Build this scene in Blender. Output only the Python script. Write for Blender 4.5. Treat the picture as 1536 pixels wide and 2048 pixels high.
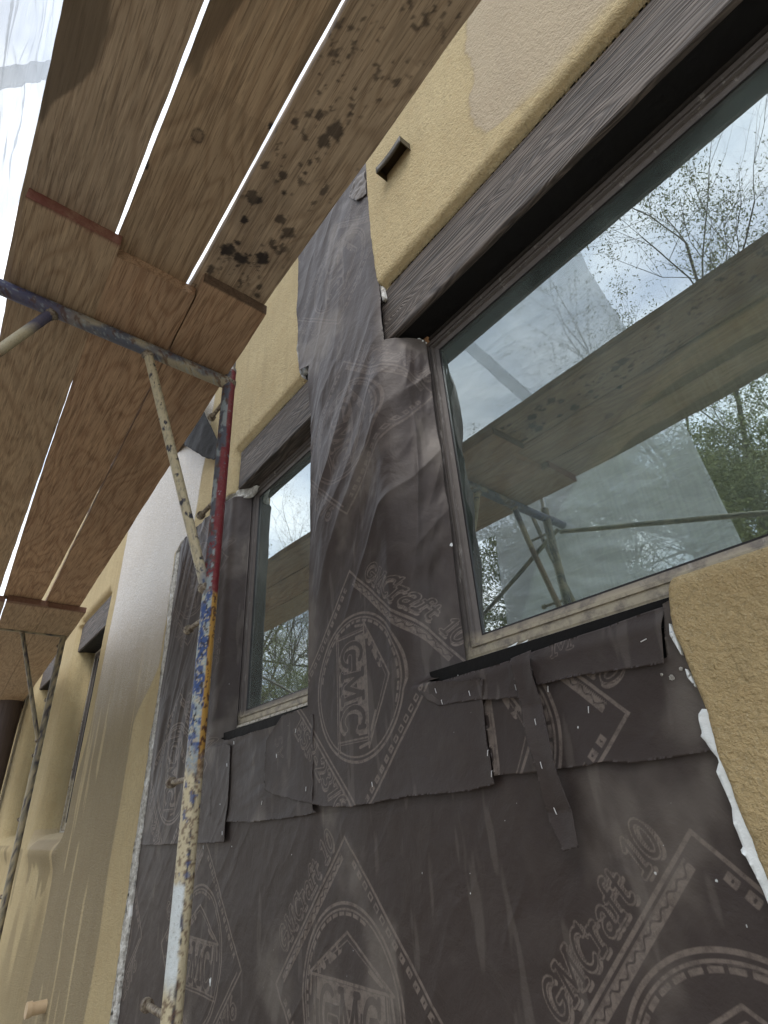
import bpy, math, random
import numpy as np
from mathutils import Vector, Matrix
for o in list(bpy.data.objects): bpy.data.objects.remove(o)
S = bpy.context.scene
C = S.collection
random.seed(4); RNG = np.random.default_rng(7)
# ------------------------------------------------------------------ camera
cd = bpy.data.cameras.new('camera'); cam = bpy.data.objects.new('camera', cd); C.objects.link(cam)
S.camera = cam
cd.sensor_fit = 'VERTICAL'; cd.sensor_height = 24.0; cd.lens = 1070.894*24.0/2048.0
cd.clip_start = 0.02; cd.clip_end = 500
cr = ((0.62466,0.77863,-0.05958),(-0.41218,0.26402,-0.87197),(-0.66325,0.56924,0.48592))
cam.matrix_world = Matrix(((cr[0][0],-cr[1][0],-cr[2][0],0.0),(cr[0][1],-cr[1][1],-cr[2][1],-0.97),
                           (cr[0][2],-cr[1][2],-cr[2][2],1.5),(0,0,0,1)))
# ------------------------------------------------------------------ world, sun, exposure
EL, AZ = math.radians(54), math.radians(152)     # veiled sun high behind the photographer
w = bpy.data.worlds.new('World'); S.world = w; w.use_nodes = True
nt = w.node_tree; nt.nodes.clear()
def wn(t, **k):
    n = nt.nodes.new(t)
    for a, b in k.items(): setattr(n, a, b)
    return n
out = wn('ShaderNodeOutputWorld'); bg1 = wn('ShaderNodeBackground'); bg2 = wn('ShaderNodeBackground'); mx = wn('ShaderNodeMixShader')
sky = wn('ShaderNodeTexSky', sky_type='NISHITA', sun_disc=False, sun_elevation=EL, sun_rotation=AZ)
nt.links.new(sky.outputs[0], bg1.inputs[0]); bg1.inputs[1].default_value = 0.11
tc = wn('ShaderNodeTexCoord'); mp = wn('ShaderNodeMapping'); mp.inputs['Scale'].default_value = (1.6,1.6,3.2)
nz = wn('ShaderNodeTexNoise'); nz.inputs['Scale'].default_value = 1.7; nz.inputs['Detail'].default_value = 9; nz.inputs['Roughness'].default_value = .58
rp = wn('ShaderNodeValToRGB'); rp.color_ramp.elements[0].position = .36; rp.color_ramp.elements[1].position = .62
rp.color_ramp.elements[0].color = (.55,.55,.55,1); rp.color_ramp.elements[1].color = (1,1,1,1)
nz2 = wn('ShaderNodeTexNoise'); nz2.inputs['Scale'].default_value = 2.6; nz2.inputs['Detail'].default_value = 7
rp2 = wn('ShaderNodeValToRGB'); rp2.color_ramp.elements[0].position = .35; rp2.color_ramp.elements[1].position = .68
rp2.color_ramp.elements[0].color = (.50,.56,.66,1); rp2.color_ramp.elements[1].color = (1.0,1.0,1.0,1)
nt.links.new(tc.outputs['Generated'], mp.inputs[0]); nt.links.new(mp.outputs[0], nz.inputs[0]); nt.links.new(mp.outputs[0], nz2.inputs[0])
nt.links.new(nz.outputs[0], rp.inputs[0]); nt.links.new(nz2.outputs[0], rp2.inputs[0]); nt.links.new(rp2.outputs[0], bg2.inputs[0]); bg2.inputs[1].default_value = 1.25
nt.links.new(rp.outputs[0], mx.inputs[0]); nt.links.new(bg1.outputs[0], mx.inputs[1]); nt.links.new(bg2.outputs[0], mx.inputs[2]); nt.links.new(mx.outputs[0], out.inputs[0])
sl = bpy.data.lights.new('sun', 'SUN'); sl.energy = 0.8; sl.angle = math.radians(24); sl.color = (1,.95,.88)
so = bpy.data.objects.new('sun', sl); C.objects.link(so)
dv = Vector((math.cos(EL)*math.sin(AZ), math.cos(EL)*math.cos(AZ), math.sin(EL)))
so.rotation_euler = dv.to_track_quat('Z','Y').to_euler(); so.location = dv*20
S.render.engine = 'CYCLES'
S.view_settings.view_transform = 'Standard'; S.view_settings.look = 'None'; S.view_settings.gamma = 1; S.view_settings.exposure = 1.15
S.cycles.max_bounces = 10; S.cycles.transparent_max_bounces = 12

# ------------------------------------------------------------------ numpy noise
def _h(ix, iy, s):
    n = (ix.astype(np.int64)*374761393 + iy.astype(np.int64)*668265263 + s*1442695041) & 0xffffffff
    n = ((n ^ (n >> 13))*1274126177) & 0xffffffff
    return ((n ^ (n >> 16)) & 0xffff)/65535.0
def vn(x, y, s=0):
    x = np.asarray(x, float); y = np.asarray(y, float)
    ix = np.floor(x); iy = np.floor(y); fx = x-ix; fy = y-iy
    fx = fx*fx*fx*(fx*(fx*6-15)+10); fy = fy*fy*fy*(fy*(fy*6-15)+10)
    a=_h(ix,iy,s); b=_h(ix+1,iy,s); c=_h(ix,iy+1,s); d=_h(ix+1,iy+1,s)
    return (a*(1-fx)+b*fx)*(1-fy)+(c*(1-fx)+d*fx)*fy
def fb(x, y, s=0, o=4):
    t = 0; a = .5; n = 0
    for i in range(o):
        c_, s_ = math.cos(.6+i*.9), math.sin(.6+i*.9)
        t = t + a*vn((x*c_+y*s_)*2**i+i*17.3, (y*c_-x*s_)*2**i+i*9.1, s+i); n += a; a *= .5
    return t/n
def sstep(a, b, x):
    t = np.clip((x-a)/(b-a), 0, 1); return t*t*(3-2*t)

# ------------------------------------------------------------------ object helpers
def mesh_obj(name, V, F, mat, parent=None, smooth=True, attrs=None, cols=None):
    V = np.asarray(V, np.float32).reshape(-1,3)
    me = bpy.data.meshes.new(name)
    if isinstance(F, np.ndarray):
        n, k = F.shape
        me.vertices.add(len(V)); me.vertices.foreach_set('co', V.ravel())
        me.loops.add(n*k); me.loops.foreach_set('vertex_index', F.ravel().astype(np.int32))
        me.polygons.add(n); me.polygons.foreach_set('loop_start', np.arange(0,n*k,k,dtype=np.int32))
        me.update(calc_edges=True)
    else:
        me.from_pydata(V.tolist(), [], F); me.update()
    me.polygons.foreach_set('use_smooth', [smooth]*len(me.polygons))
    for k_, a in (attrs or {}).items():
        at = me.attributes.new(k_, 'FLOAT', 'POINT'); at.data.foreach_set('value', np.asarray(a, np.float32))
    if cols is not None:
        ca = me.color_attributes.new('Col', 'FLOAT_COLOR', 'POINT')
        c4 = np.ones((len(V),4), np.float32); c4[:,:3] = cols; ca.data.foreach_set('color', c4.ravel())
    me.materials.append(mat)
    o = bpy.data.objects.new(name, me); C.objects.link(o)
    if parent: o.parent = parent; o.matrix_parent_inverse = parent.matrix_world.inverted()
    return o
def tag(o, label=None, cat=None, group=None, kind=None):
    if label: o['label'] = label
    if cat: o['category'] = cat
    if group: o['group'] = group
    if kind: o['kind'] = kind
    return o
def empty(name, loc, label, cat, group=None):
    o = bpy.data.objects.new(name, None); C.objects.link(o); o.location = loc; o.empty_display_size = .1
    o.matrix_world = Matrix.Translation(loc)
    return tag(o, label, cat, group)
def box_vf(x0,x1,y0,y1,z0,z1, base=0):
    v = [(x0,y0,z0),(x1,y0,z0),(x1,y1,z0),(x0,y1,z0),(x0,y0,z1),(x1,y0,z1),(x1,y1,z1),(x0,y1,z1)]
    f = [(0,3,2,1),(4,5,6,7),(0,1,5,4),(1,2,6,5),(2,3,7,6),(3,0,4,7)]
    return v, [tuple(i+base for i in q) for q in f]
def boxes(name, L, mat, parent=None, bevel=0.0):
    V=[];F=[]
    for b in L:
        v,f = box_vf(*b, base=len(V)); V+=v; F+=f
    o = mesh_obj(name, V, F, mat, parent, smooth=False)
    if bevel:
        m = o.modifiers.new('b','BEVEL'); m.width = bevel; m.segments = 2
    return o
def tube_vf(p, r, seg=20, base=0, cap=True):
    P=[Vector(q) for q in p]; R=r if isinstance(r,(list,tuple)) else [r]*len(P)
    V=[];F=[]; prev=None
    for i,q in enumerate(P):
        t=(P[min(i+1,len(P)-1)]-P[max(i-1,0)]).normalized()
        if prev is None:
            a = t.orthogonal().normalized()
        else:
            a = (prev - t*prev.dot(t)).normalized()
        prev=a; b=t.cross(a)
        for k in range(seg):
            an=2*math.pi*k/seg; V.append(tuple(q+(a*math.cos(an)+b*math.sin(an))*R[i]))
    for i in range(len(P)-1):
        for k in range(seg):
            F.append((base+i*seg+k, base+i*seg+(k+1)%seg, base+(i+1)*seg+(k+1)%seg, base+(i+1)*seg+k))
    if cap:
        F.append(tuple(base+k for k in range(seg))[::-1]); F.append(tuple(base+(len(P)-1)*seg+k for k in range(seg)))
    return V,F
def tubes(name, L, mat, parent=None, seg=20):
    V=[];F=[]
    for p,r in L:
        v,f=tube_vf(p,r,seg,len(V)); V+=v;F+=f
    o = mesh_obj(name,V,F,mat,parent)
    m=o.modifiers.new('e','EDGE_SPLIT'); m.split_angle=math.radians(50)
    return o

# ------------------------------------------------------------------ polygon distance and sheet mesher
def poly_sd(px, pz, poly):
    """signed distance (inside > 0) and nearest boundary point"""
    d2 = np.full(px.shape, 1e9); nx = np.zeros_like(px); nz_ = np.zeros_like(px); ins = np.zeros(px.shape, bool)
    n = len(poly)
    for i in range(n):
        ax,az = poly[i]; bx,bz = poly[(i+1)%n]
        ex,ez = bx-ax, bz-az; L=ex*ex+ez*ez
        if L < 1e-12: continue
        t = np.clip(((px-ax)*ex+(pz-az)*ez)/L,0,1)
        cx=ax+t*ex; cz=az+t*ez; dd=(px-cx)**2+(pz-cz)**2
        m = dd<d2; d2=np.where(m,dd,d2); nx=np.where(m,cx,nx); nz_=np.where(m,cz,nz_)
        if az!=bz:
            c=((az>pz)!=(bz>pz)) & (px < ex*(pz-az)/(ez)+ax)
            ins ^= c
    d=np.sqrt(d2)
    return np.where(ins,d,-d), nx, nz_
def rag(poly, step=.02, amp=.004, seed=0, skip=()):
    """subdivide and roughen an outline"""
    o=[]; n=len(poly); s=0
    for i in range(n):
        a=np.array(poly[i]); b=np.array(poly[(i+1)%n]); L=np.linalg.norm(b-a); k=max(1,int(L/step))
        nn=np.array([-(b-a)[1],(b-a)[0]])/max(L,1e-9)
        for j in range(k):
            q=a+(b-a)*j/k
            if i not in skip:
                q=q+nn*amp*((fb(np.array(s*22.+seed*5),np.array(seed*1.7),seed,4)-.5)*2.6)
            s+=L/k; o.append((float(q[0]),float(q[1])))
    return o
def rago(line, step=.02, amp=.004, seed=0):
    o=[]; s=0
    for i in range(len(line)-1):
        a=np.array(line[i]); b=np.array(line[i+1]); L=np.linalg.norm(b-a); k=max(1,int(L/step)); nn=np.array([-(b-a)[1],(b-a)[0]])/max(L,1e-9)
        for j in range(k):
            q=a+(b-a)*j/k+nn*amp*((fb(np.array(s*22.+seed*5),np.array(seed*1.7),seed,4)-.5)*2.6); s+=L/k; o.append((float(q[0]),float(q[1])))
    o.append(tuple(map(float,line[-1]))); return o
def sheet(name, poly, res, yf, mat, parent=None, attrs_f=None, thick=.0015, foldf=None, xz_jit=0):
    P=np.array(poly); x0,z0=P.min(0)-res; x1,z1=P.max(0)+res
    nx_=int((x1-x0)/res)+2; nz_=int((z1-z0)/res)+2
    X,Z=np.meshgrid(x0+np.arange(nx_)*res, z0+np.arange(nz_)*res, indexing='ij'); X=X.ravel();Z=Z.ravel()
    # signed distance computed in chunks
    sd=np.empty_like(X);NX=np.empty_like(X);NZ=np.empty_like(X)
    for a in range(0,len(X),200000):
        sd[a:a+200000],NX[a:a+200000],NZ[a:a+200000]=poly_sd(X[a:a+200000],Z[a:a+200000],poly)
    near=np.abs(sd)<res*.72
    X=np.where(near,NX,X);Z=np.where(near,NZ,Z); sdc=np.where(near,0,sd)
    ok=(sd>0)|near
    I=np.arange(nx_*nz_).reshape(nx_,nz_)
    Q=np.stack([I[:-1,:-1],I[1:,:-1],I[1:,1:],I[:-1,1:]],-1).reshape(-1,4)
    Q=Q[ok[Q].all(1)]
    used=np.unique(Q); mp=-np.ones(len(X),int); mp[used]=np.arange(len(used))
    X=X[used];Z=Z[used];sdc=sdc[used];Q=mp[Q]
    Y=yf(X,Z,sdc)
    A=attrs_f(X,Z,sdc) if attrs_f else {}
    if foldf: X3,Y3=foldf(X,Y,Z)
    else: X3,Y3=X,Y
    V=np.stack([X3,Y3,Z],1)
    if thick>0:   # rim turned back towards the wall
        E=np.concatenate([Q[:,[0,1]],Q[:,[1,2]],Q[:,[2,3]],Q[:,[3,0]]])
        key=np.sort(E,1); k=key[:,0].astype(np.int64)*len(V)+key[:,1]
        u,inv,cnt=np.unique(k,return_inverse=True,return_counts=True)
        B=E[cnt[inv]==1]; bv=np.unique(B); m2=-np.ones(len(V),int); m2[bv]=len(V)+np.arange(len(bv))
        Vb=V[bv].copy(); 
        if foldf:
            Xb,Yb=foldf(X[bv],Y[bv]+thick,Z[bv]); Vb[:,0]=Xb;Vb[:,1]=Yb
        else: Vb[:,1]+=thick
        V=np.concatenate([V,Vb]); A={k_:np.concatenate([a,a[bv]]) for k_,a in A.items()}
        Q=np.concatenate([Q,np.stack([B[:,1],B[:,0],m2[B[:,0]],m2[B[:,1]]],1)])
    return mesh_obj(name,V,Q,mat,parent,True,A)

# ------------------------------------------------------------------ materials
def mat(name):
    m=bpy.data.materials.new(name); m.use_nodes=True; t=m.node_tree; b=t.nodes['Principled BSDF']
    return m,t,b
def N(t,ty,ins=None,**k):
    n=t.nodes.new(ty)
    for a,b in k.items(): setattr(n,a,b)
    for a,b in (ins or {}).items():
        if hasattr(b,'is_linked') or isinstance(b,bpy.types.NodeSocket): t.links.new(b,n.inputs[a])
        else: n.inputs[a].default_value=b
    return n
def pos(t,scale=(1,1,1),rot=(0,0,0)):
    g=N(t,'ShaderNodeNewGeometry'); return N(t,'ShaderNodeMapping',{0:g.outputs['Position'],'Scale':scale,'Rotation':rot}).outputs[0]
def noise(t,vec,sc,det=5,ro=.55,dist=0):
    return N(t,'ShaderNodeTexNoise',{'Vector':vec,'Scale':sc,'Detail':det,'Roughness':ro,'Distortion':dist}).outputs[0]
def ramp(t,fac,stops):
    r=N(t,'ShaderNodeValToRGB',{0:fac}); e=r.color_ramp.elements
    while len(e)<len(stops): e.new(.5)
    for i,(p,c) in enumerate(stops):
        e[i].position=p; e[i].color=(c,c,c,1) if not isinstance(c,tuple) else (*c,1)
    return r.outputs[0]
def mixc(t,f,a,b,bt='MIX'):
    n=t.nodes.new('ShaderNodeMix'); n.data_type='RGBA'; n.blend_type=bt
    for i,v in ((0,f),(6,a),(7,b)):
        if isinstance(v,bpy.types.NodeSocket): t.links.new(v,n.inputs[i])
        else: n.inputs[i].default_value=v if i==0 else (*v,1)
    return n.outputs[2]
def math_(t,op,a,b=None,c=None):
    n=t.nodes.new('ShaderNodeMath'); n.operation=op
    for i,v in enumerate((a,b,c)):
        if v is None: continue
        if isinstance(v,bpy.types.NodeSocket): t.links.new(v,n.inputs[i])
        else: n.inputs[i].default_value=v
    return n.outputs[0]
def attr(t,name,what='Fac'): return N(t,'ShaderNodeAttribute',attribute_name=name).outputs[what]
def bump(t,b,h,dist,st=1.0,prev=None):
    n=N(t,'ShaderNodeBump',{'Height':h,'Distance':dist,'Strength':st})
    if prev is not None: t.links.new(prev,n.inputs['Normal'])
    t.links.new(n.outputs[0],b.inputs['Normal']); return n.outputs[0]

def stucco_mat(name, base, fine=1.0):
    m,t,b=mat(name); p=pos(t)
    n1=noise(t,p,190*fine,3,.6); n2=noise(t,p,75*fine,3,.6,.6); n3=noise(t,p,2.6,5,.6); n4=noise(t,p,420,2,.5)
    h=math_(t,'ADD',math_(t,'MULTIPLY',n1,.55),math_(t,'MULTIPLY',n2,.75))
    c=mixc(t,ramp(t,n3,[(.3,0.),(.72,1.)]),base,tuple(v*k for v,k in zip(base,(.80,.77,.74))))
    c=mixc(t,ramp(t,n2,[(.34,1.),(.52,0.)]),c,tuple(v*.78 for v in base))
    c=mixc(t,math_(t,'MULTIPLY',ramp(t,n4,[(.55,0.),(.75,1.)]),.35),c,(.72,.66,.52))
    n5=noise(t,pos(t,(7,7,.5)),3.,4,.6)
    c=mixc(t,math_(t,'MULTIPLY',ramp(t,n5,[(.5,0.),(.7,1.)]),.28),c,tuple(v*.60 for v in base))
    n6=noise(t,p,11,6,.7,.8); c=mixc(t,math_(t,'MULTIPLY',ramp(t,n6,[(.52,0.),(.70,1.)]),.30),c,tuple(v*k for v,k in zip(base,(.80,.70,.60))))
    wet=attr(t,'wet')      # damp patches: darker and glossier
    gl=attr(t,'gloss')
    wetc=mixc(t,.75,c,(.125,.100,.060),'MIX')
    c=mixc(t,math_(t,'MULTIPLY',wet,.85),c,wetc)
    pk=attr(t,'pale')      # greyed, rain-soaked patch; on the left wall also painted wet glare
    c=mixc(t,pk,c,(.40,.345,.275))
    sk=math_(t,'MULTIPLY',gl,ramp(t,n1,[(.36,1.),(.52,0.)])); c=mixc(t,math_(t,'MULTIPLY',sk,.75),c,(.07,.06,.05))
    c=mixc(t,math_(t,'MULTIPLY',gl,ramp(t,n4,[(.5,0.),(.62,.7)])),c,(.85,.86,.9))  # sheen of the wet wall painted in: dark specks, white glints
    t.links.new(c,b.inputs['Base Color'])
    r=math_(t,'SUBTRACT',.92,math_(t,'MULTIPLY',gl,.56)); t.links.new(r,b.inputs['Roughness'])
    sp=math_(t,'ADD',.22,math_(t,'MULTIPLY',gl,.50)); t.links.new(sp,b.inputs['Specular IOR Level'])
    bump(t,b,h,.010,1.); return m
M={}
M['stucco']=stucco_mat('stucco',(.49,.405,.235))
M['stucco_near']=stucco_mat('stucco_near',(.52,.41,.225),1.25)

def paper_mat(name='felt_paper', with_ink=True):
    m,t,b=mat(name); p=pos(t)
    n1=noise(t,p,3.2,6,.62); n2=noise(t,p,38,5,.6); n3=noise(t,p,11,5,.6,.4)
    c=mixc(t,ramp(t,n1,[(.35,0.),(.7,1.)]),(.026,.0175,.0155),(.037,.029,.028))
    c=mixc(t,math_(t,'MULTIPLY',ramp(t,n3,[(.48,0.),(.75,1.)]),.45),c,(.060,.050,.044))
    rough=.50
    if with_ink:
        sd=attr(t,'ink')
        f=N(t,'ShaderNodeMapRange',{0:sd,1:.0009,2:-.0009,3:0.,4:1.}).outputs[0]
        wear=ramp(t,noise(t,p,70,5,.7),[(.30,.25),(.55,1.)])
        zz=N(t,'ShaderNodeSeparateXYZ',{0:p}).outputs[2]; fade=N(t,'ShaderNodeMapRange',{0:zz,1:2.25,2:2.55,3:.95,4:.42}).outputs[0]; f=math_(t,'MULTIPLY',math_(t,'MULTIPLY',f,wear),fade)
        c=mixc(t,f,c,(.148,.122,.106))
        dust=attr(t,'dust'); c=mixc(t,math_(t,'MULTIPLY',dust,.5),c,(.19,.17,.15))
        sp=attr(t,'spot'); fs=N(t,'ShaderNodeMapRange',{0:sp,1:.0005,2:-.0005,3:0.,4:1.}).outputs[0]
        c=mixc(t,fs,c,(.66,.70,.72))
    t.links.new(c,b.inputs['Base Color'])
    r=math_(t,'ADD',math_(t,'MULTIPLY',ramp(t,n3,[(.3,0.),(.75,1.)]),.12),.52); t.links.new(r,b.inputs['Roughness'])
    b.inputs['Specular IOR Level'].default_value=.50; b.inputs['Specular Tint'].default_value=(1,.96,.94,1)
    h=math_(t,'ADD',math_(t,'MULTIPLY',n2,.5),math_(t,'MULTIPLY',noise(t,p,260,3,.6),.14))
    b1=bump(t,b,math_(t,'ADD',n3,math_(t,'MULTIPLY',noise(t,p,5,3,.5),1.2)),.007,.7); bump(t,b,h,.0035,.6,b1); return m
M['paper']=paper_mat()
m,t,b=mat('black_felt'); b.inputs['Base Color'].default_value=(.005,.0045,.0045,1); b.inputs['Roughness'].default_value=.7; b.inputs['Specular IOR Level'].default_value=.25
bump(t,b,noise(t,pos(t),20,5),.01,.5); M['felt']=m

def wood_mat(name,c1,c2,c3,freq=26,rot=(0,0,0),rough=.75,grey=None,fine=1.,contrast=1.):
    """plywood figure: contour lines of a stretched noise field"""
    m,t,b=mat(name); p=pos(t,(1,1,1),rot)
    oi=N(t,'ShaderNodeObjectInfo').outputs['Random']
    off=N(t,'ShaderNodeCombineXYZ',{0:math_(t,'MULTIPLY',oi,31.),1:math_(t,'MULTIPLY',oi,17.),2:math_(t,'MULTIPLY',oi,11.)}).outputs[0]
    pv=N(t,'ShaderNodeVectorMath',{0:p,1:off},operation='ADD').outputs[0]
    ps=N(t,'ShaderNodeMapping',{0:pv,'Scale':(.95,4.2,4.2)}).outputs[0]
    f=noise(t,ps,1.15,2,.45,.25)
    s=math_(t,'SINE',math_(t,'MULTIPLY',f,freq*6.28))
    s=math_(t,'MULTIPLY_ADD',s,.5,.5)
    pf=N(t,'ShaderNodeMapping',{0:pv,'Scale':(9,260,260)}).outputs[0]
    fib=noise(t,pf,1.,5,.65)
    pf2=N(t,'ShaderNodeMapping',{0:pv,'Scale':(6,80,80)}).outputs[0]
    fib2=noise(t,pf2,1.,4,.6)
    big=noise(t,N(t,'ShaderNodeMapping',{0:pv,'Scale':(1,2.6,2.6)}).outputs[0],1.6,6,.65)
    c=mixc(t,ramp(t,big,[(.32,0.),(.68,1.)]),c1,c3)
    c=mixc(t,ramp(t,s,[(.0,.62),(.22,.25),(.6,0.)]),c,c2)
    lite=noise(t,N(t,'ShaderNodeMapping',{0:pv,'Scale':(7,190,190)}).outputs[0],1.,3,.5)
    c=mixc(t,math_(t,'MULTIPLY',ramp(t,lite,[(.52,0.),(.64,1.)]),.35),c,tuple(min(1,v*1.45) for v in c1))
    c=mixc(t,math_(t,'MULTIPLY',ramp(t,fib2,[(.40,1.),(.47,0.)]),.34*contrast),c,tuple(v*.45 for v in c2))
    c=mixc(t,math_(t,'MULTIPLY',ramp(t,fib,[(.40,1.),(.46,0.)]),.48*contrast),c,tuple(v*.40 for v in c2))
    st=attr(t,'stain'); c=mixc(t,st,c,(.022,.018,.018))
    wt=attr(t,'wet'); c=mixc(t,math_(t,'MULTIPLY',wt,.8),c,tuple(v*.28 for v in c1))
    pn=attr(t,'paint'); c=mixc(t,pn,c,(.15,.042,.034))
    t.links.new(c,b.inputs['Base Color']); b.inputs['Roughness'].default_value=rough
    b.inputs['Specular IOR Level'].default_value=.3
    h=math_(t,'ADD',math_(t,'MULTIPLY',fib2,.6),math_(t,'MULTIPLY',s,.18)); bump(t,b,h,.003,.7*contrast); return m
M['ply']=wood_mat('plywood',(.47,.345,.225),(.29,.195,.12),(.40,.30,.20),15)
M['ply_red']=wood_mat('plywood_red',(.47,.315,.195),(.27,.155,.09),(.40,.27,.175),13)
M['ply_grey']=wood_mat('plywood_grey',(.44,.34,.24),(.29,.21,.14),(.38,.295,.21),17)

KNOTS=((-.44,3.145,.30),(-.985,3.10,.36),(.30,3.18,.22),(-1.80,3.10,.30),(-2.12,3.16,.2))
def lintel_mat():
    m,t,b=mat('weathered_timber'); p=pos(t); f=noise(t,N(t,'ShaderNodeMapping',{0:p,'Scale':(.8,9,9)}).outputs[0],1.2,3,.5,.35)
    sp=N(t,'ShaderNodeSeparateXYZ',{0:p}).outputs
    for (kx,kz,ka) in KNOTS:
        dx=math_(t,'MULTIPLY',math_(t,'SUBTRACT',sp[0],kx),10.); dz=math_(t,'MULTIPLY',math_(t,'SUBTRACT',sp[2],kz),26.)
        e=math_(t,'POWER',2.718,math_(t,'MULTIPLY',math_(t,'SQRT',math_(t,'ADD',math_(t,'MULTIPLY',dx,dx),math_(t,'MULTIPLY',dz,dz))),-1.))
        f=math_(t,'ADD',f,math_(t,'MULTIPLY',e,ka))
    s=math_(t,'MULTIPLY_ADD',math_(t,'SINE',math_(t,'MULTIPLY',f,118.)),.5,.5)
    g=noise(t,N(t,'ShaderNodeMapping',{0:p,'Scale':(3.5,120,120)}).outputs[0],1.,5,.7)
    cr=noise(t,N(t,'ShaderNodeMapping',{0:p,'Scale':(1.0,26,26)}).outputs[0],1.,3,.5)
    c=mixc(t,ramp(t,s,[(.1,0.),(.6,.7),(1.,1.)]),(.022,.016,.013),(.105,.084,.071))
    c=mixc(t,ramp(t,noise(t,N(t,'ShaderNodeMapping',{0:p,'Scale':(1.5,7,7)}).outputs[0],1.4,4,.6),[(.35,0.),(.7,.55)]),c,(.13,.106,.09))
    c=mixc(t,math_(t,'MULTIPLY',ramp(t,g,[(.36,1.),(.55,0.)]),.7),c,(.020,.018,.018))
    c=mixc(t,ramp(t,cr,[(.325,1.),(.34,0.)]),c,(.006,.005,.005))
    t.links.new(c,b.inputs['Base Color']); b.inputs['Roughness'].default_value=.7
    h=math_(t,'ADD',math_(t,'MULTIPLY',s,.5),math_(t,'MULTIPLY',g,.5)); bump(t,b,h,.005,.9); return m
M['lintel']=lintel_mat()
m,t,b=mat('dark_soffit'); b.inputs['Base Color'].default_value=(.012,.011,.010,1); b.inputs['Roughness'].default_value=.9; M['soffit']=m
m,t,b=mat('fresh_wood'); n=noise(t,pos(t,(4,60,60)),1,4); t.links.new(mixc(t,n,(.16,.07,.03),(.50,.30,.15)),b.inputs['Base Color']); b.inputs['Roughness'].default_value=.8; M['freshwood']=m

def rubble_mat():
    m,t,b=mat('broken_stucco_edge'); p=pos(t); n=noise(t,p,55,5,.7); n2=noise(t,p,16,4,.6)
    c=mixc(t,ramp(t,n,[(.38,0.),(.6,1.)]),(.34,.33,.30),(.66,.66,.63))
    c=mixc(t,ramp(t,n2,[(.55,0.),(.66,1.)]),c,(.78,.80,.80)); t.links.new(c,b.inputs['Base Color']); b.inputs['Roughness'].default_value=.95
    bump(t,b,n,.012,1.); return m
M['edge']=rubble_mat()
m,t,b=mat('white_foam'); p=pos(t); t.links.new(mixc(t,noise(t,p,30,4),(.66,.72,.74),(.86,.90,.92)),b.inputs['Base Color']); b.inputs['Roughness'].default_value=.8; bump(t,b,noise(t,p,90,3),.004,.6); M['foam']=m

def frame_mat():
    m,t,b=mat('window_frame_metal'); p=pos(t); g=N(t,'ShaderNodeNewGeometry')
    z=N(t,'ShaderNodeSeparateXYZ',{0:g.outputs['Position']}).outputs[2]
    n=noise(t,p,26,5,.7); n2=noise(t,pos(t,(1,1,.25)),40,4,.7)
    c=mixc(t,n,(.105,.094,.090),(.175,.160,.155))
    c=mixc(t,ramp(t,n2,[(.60,0.),(.72,.8)]),c,(.42,.41,.39))
    d=N(t,'ShaderNodeMapRange',{0:z,1:1.905,2:1.868,3:0.,4:1.}).outputs[0]
    d=math_(t,'MULTIPLY',d,ramp(t,n,[(.34,.25),(.55,1.)]))
    c=mixc(t,d,c,(.42,.375,.285))
    t.links.new(c,b.inputs['Base Color']); b.inputs['Roughness'].default_value=.5; b.inputs['Metallic'].default_value=.15
    bump(t,b,n2,.002,.5); return m
M['frame']=frame_mat()
m,t,b=mat('frame_flange'); n=noise(t,pos(t),60,4,.7); fc=mixc(t,ramp(t,n,[(.35,0.),(.5,1.)]),(.20,.18,.15),(.62,.60,.54)); fz=N(t,'ShaderNodeSeparateXYZ',{0:N(t,'ShaderNodeNewGeometry').outputs['Position']}).outputs[2]; fk=N(t,'ShaderNodeMapRange',{0:fz,1:2.95,2:2.97,3:0.,4:1.}).outputs[0]; t.links.new(mixc(t,fk,fc,(.03,.026,.024)),b.inputs['Base Color']); b.inputs['Roughness'].default_value=.85; bump(t,b,n,.004,1.); M['flange']=m  # head of the flange darkened: shade under the lintel put into the colour
m,t,b=mat('glazing_seal'); b.inputs['Base Color'].default_value=(.02,.018,.02,1); b.inputs['Roughness'].default_value=.4; M['seal']=m

def glass_mat():
    m,t,b=mat('tinted_glass'); t.nodes.remove(b); o=t.nodes['Material Output']
    g=N(t,'ShaderNodeBsdfGlossy',{'Color':(.86,.95,.96,1),'Roughness':0.004}); tr=N(t,'ShaderNodeBsdfTransparent',{'Color':(.86,.92,.84,1)})
    wav=noise(t,pos(t),2.4,2,.4); bn=N(t,'ShaderNodeBump',{'Height':wav,'Distance':.0016,'Strength':.6}).outputs[0]
    t.links.new(bn,g.inputs['Normal'])
    fr=N(t,'ShaderNodeFresnel',{'IOR':1.6}); f=math_(t,'MULTIPLY_ADD',fr.outputs[0],.75,.40)
    dif=N(t,'ShaderNodeBsdfDiffuse',{'Color':(.52,.60,.58,1)})
    p=pos(t); haze=ramp(t,noise(t,p,3.,7,.7,.5),[(.40,.055),(.75,.15)])  # dirt film, strengthened to paint a milky haze over the reflections
    ms=N(t,'ShaderNodeMixShader',{0:f,1:tr.outputs[0],2:g.outputs[0]})
    m2=N(t,'ShaderNodeMixShader',{0:haze,1:ms.outputs[0],2:dif.outputs[0]}); t.links.new(m2.outputs[0],o.inputs[0]); return m
M['glass']=glass_mat()
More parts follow.
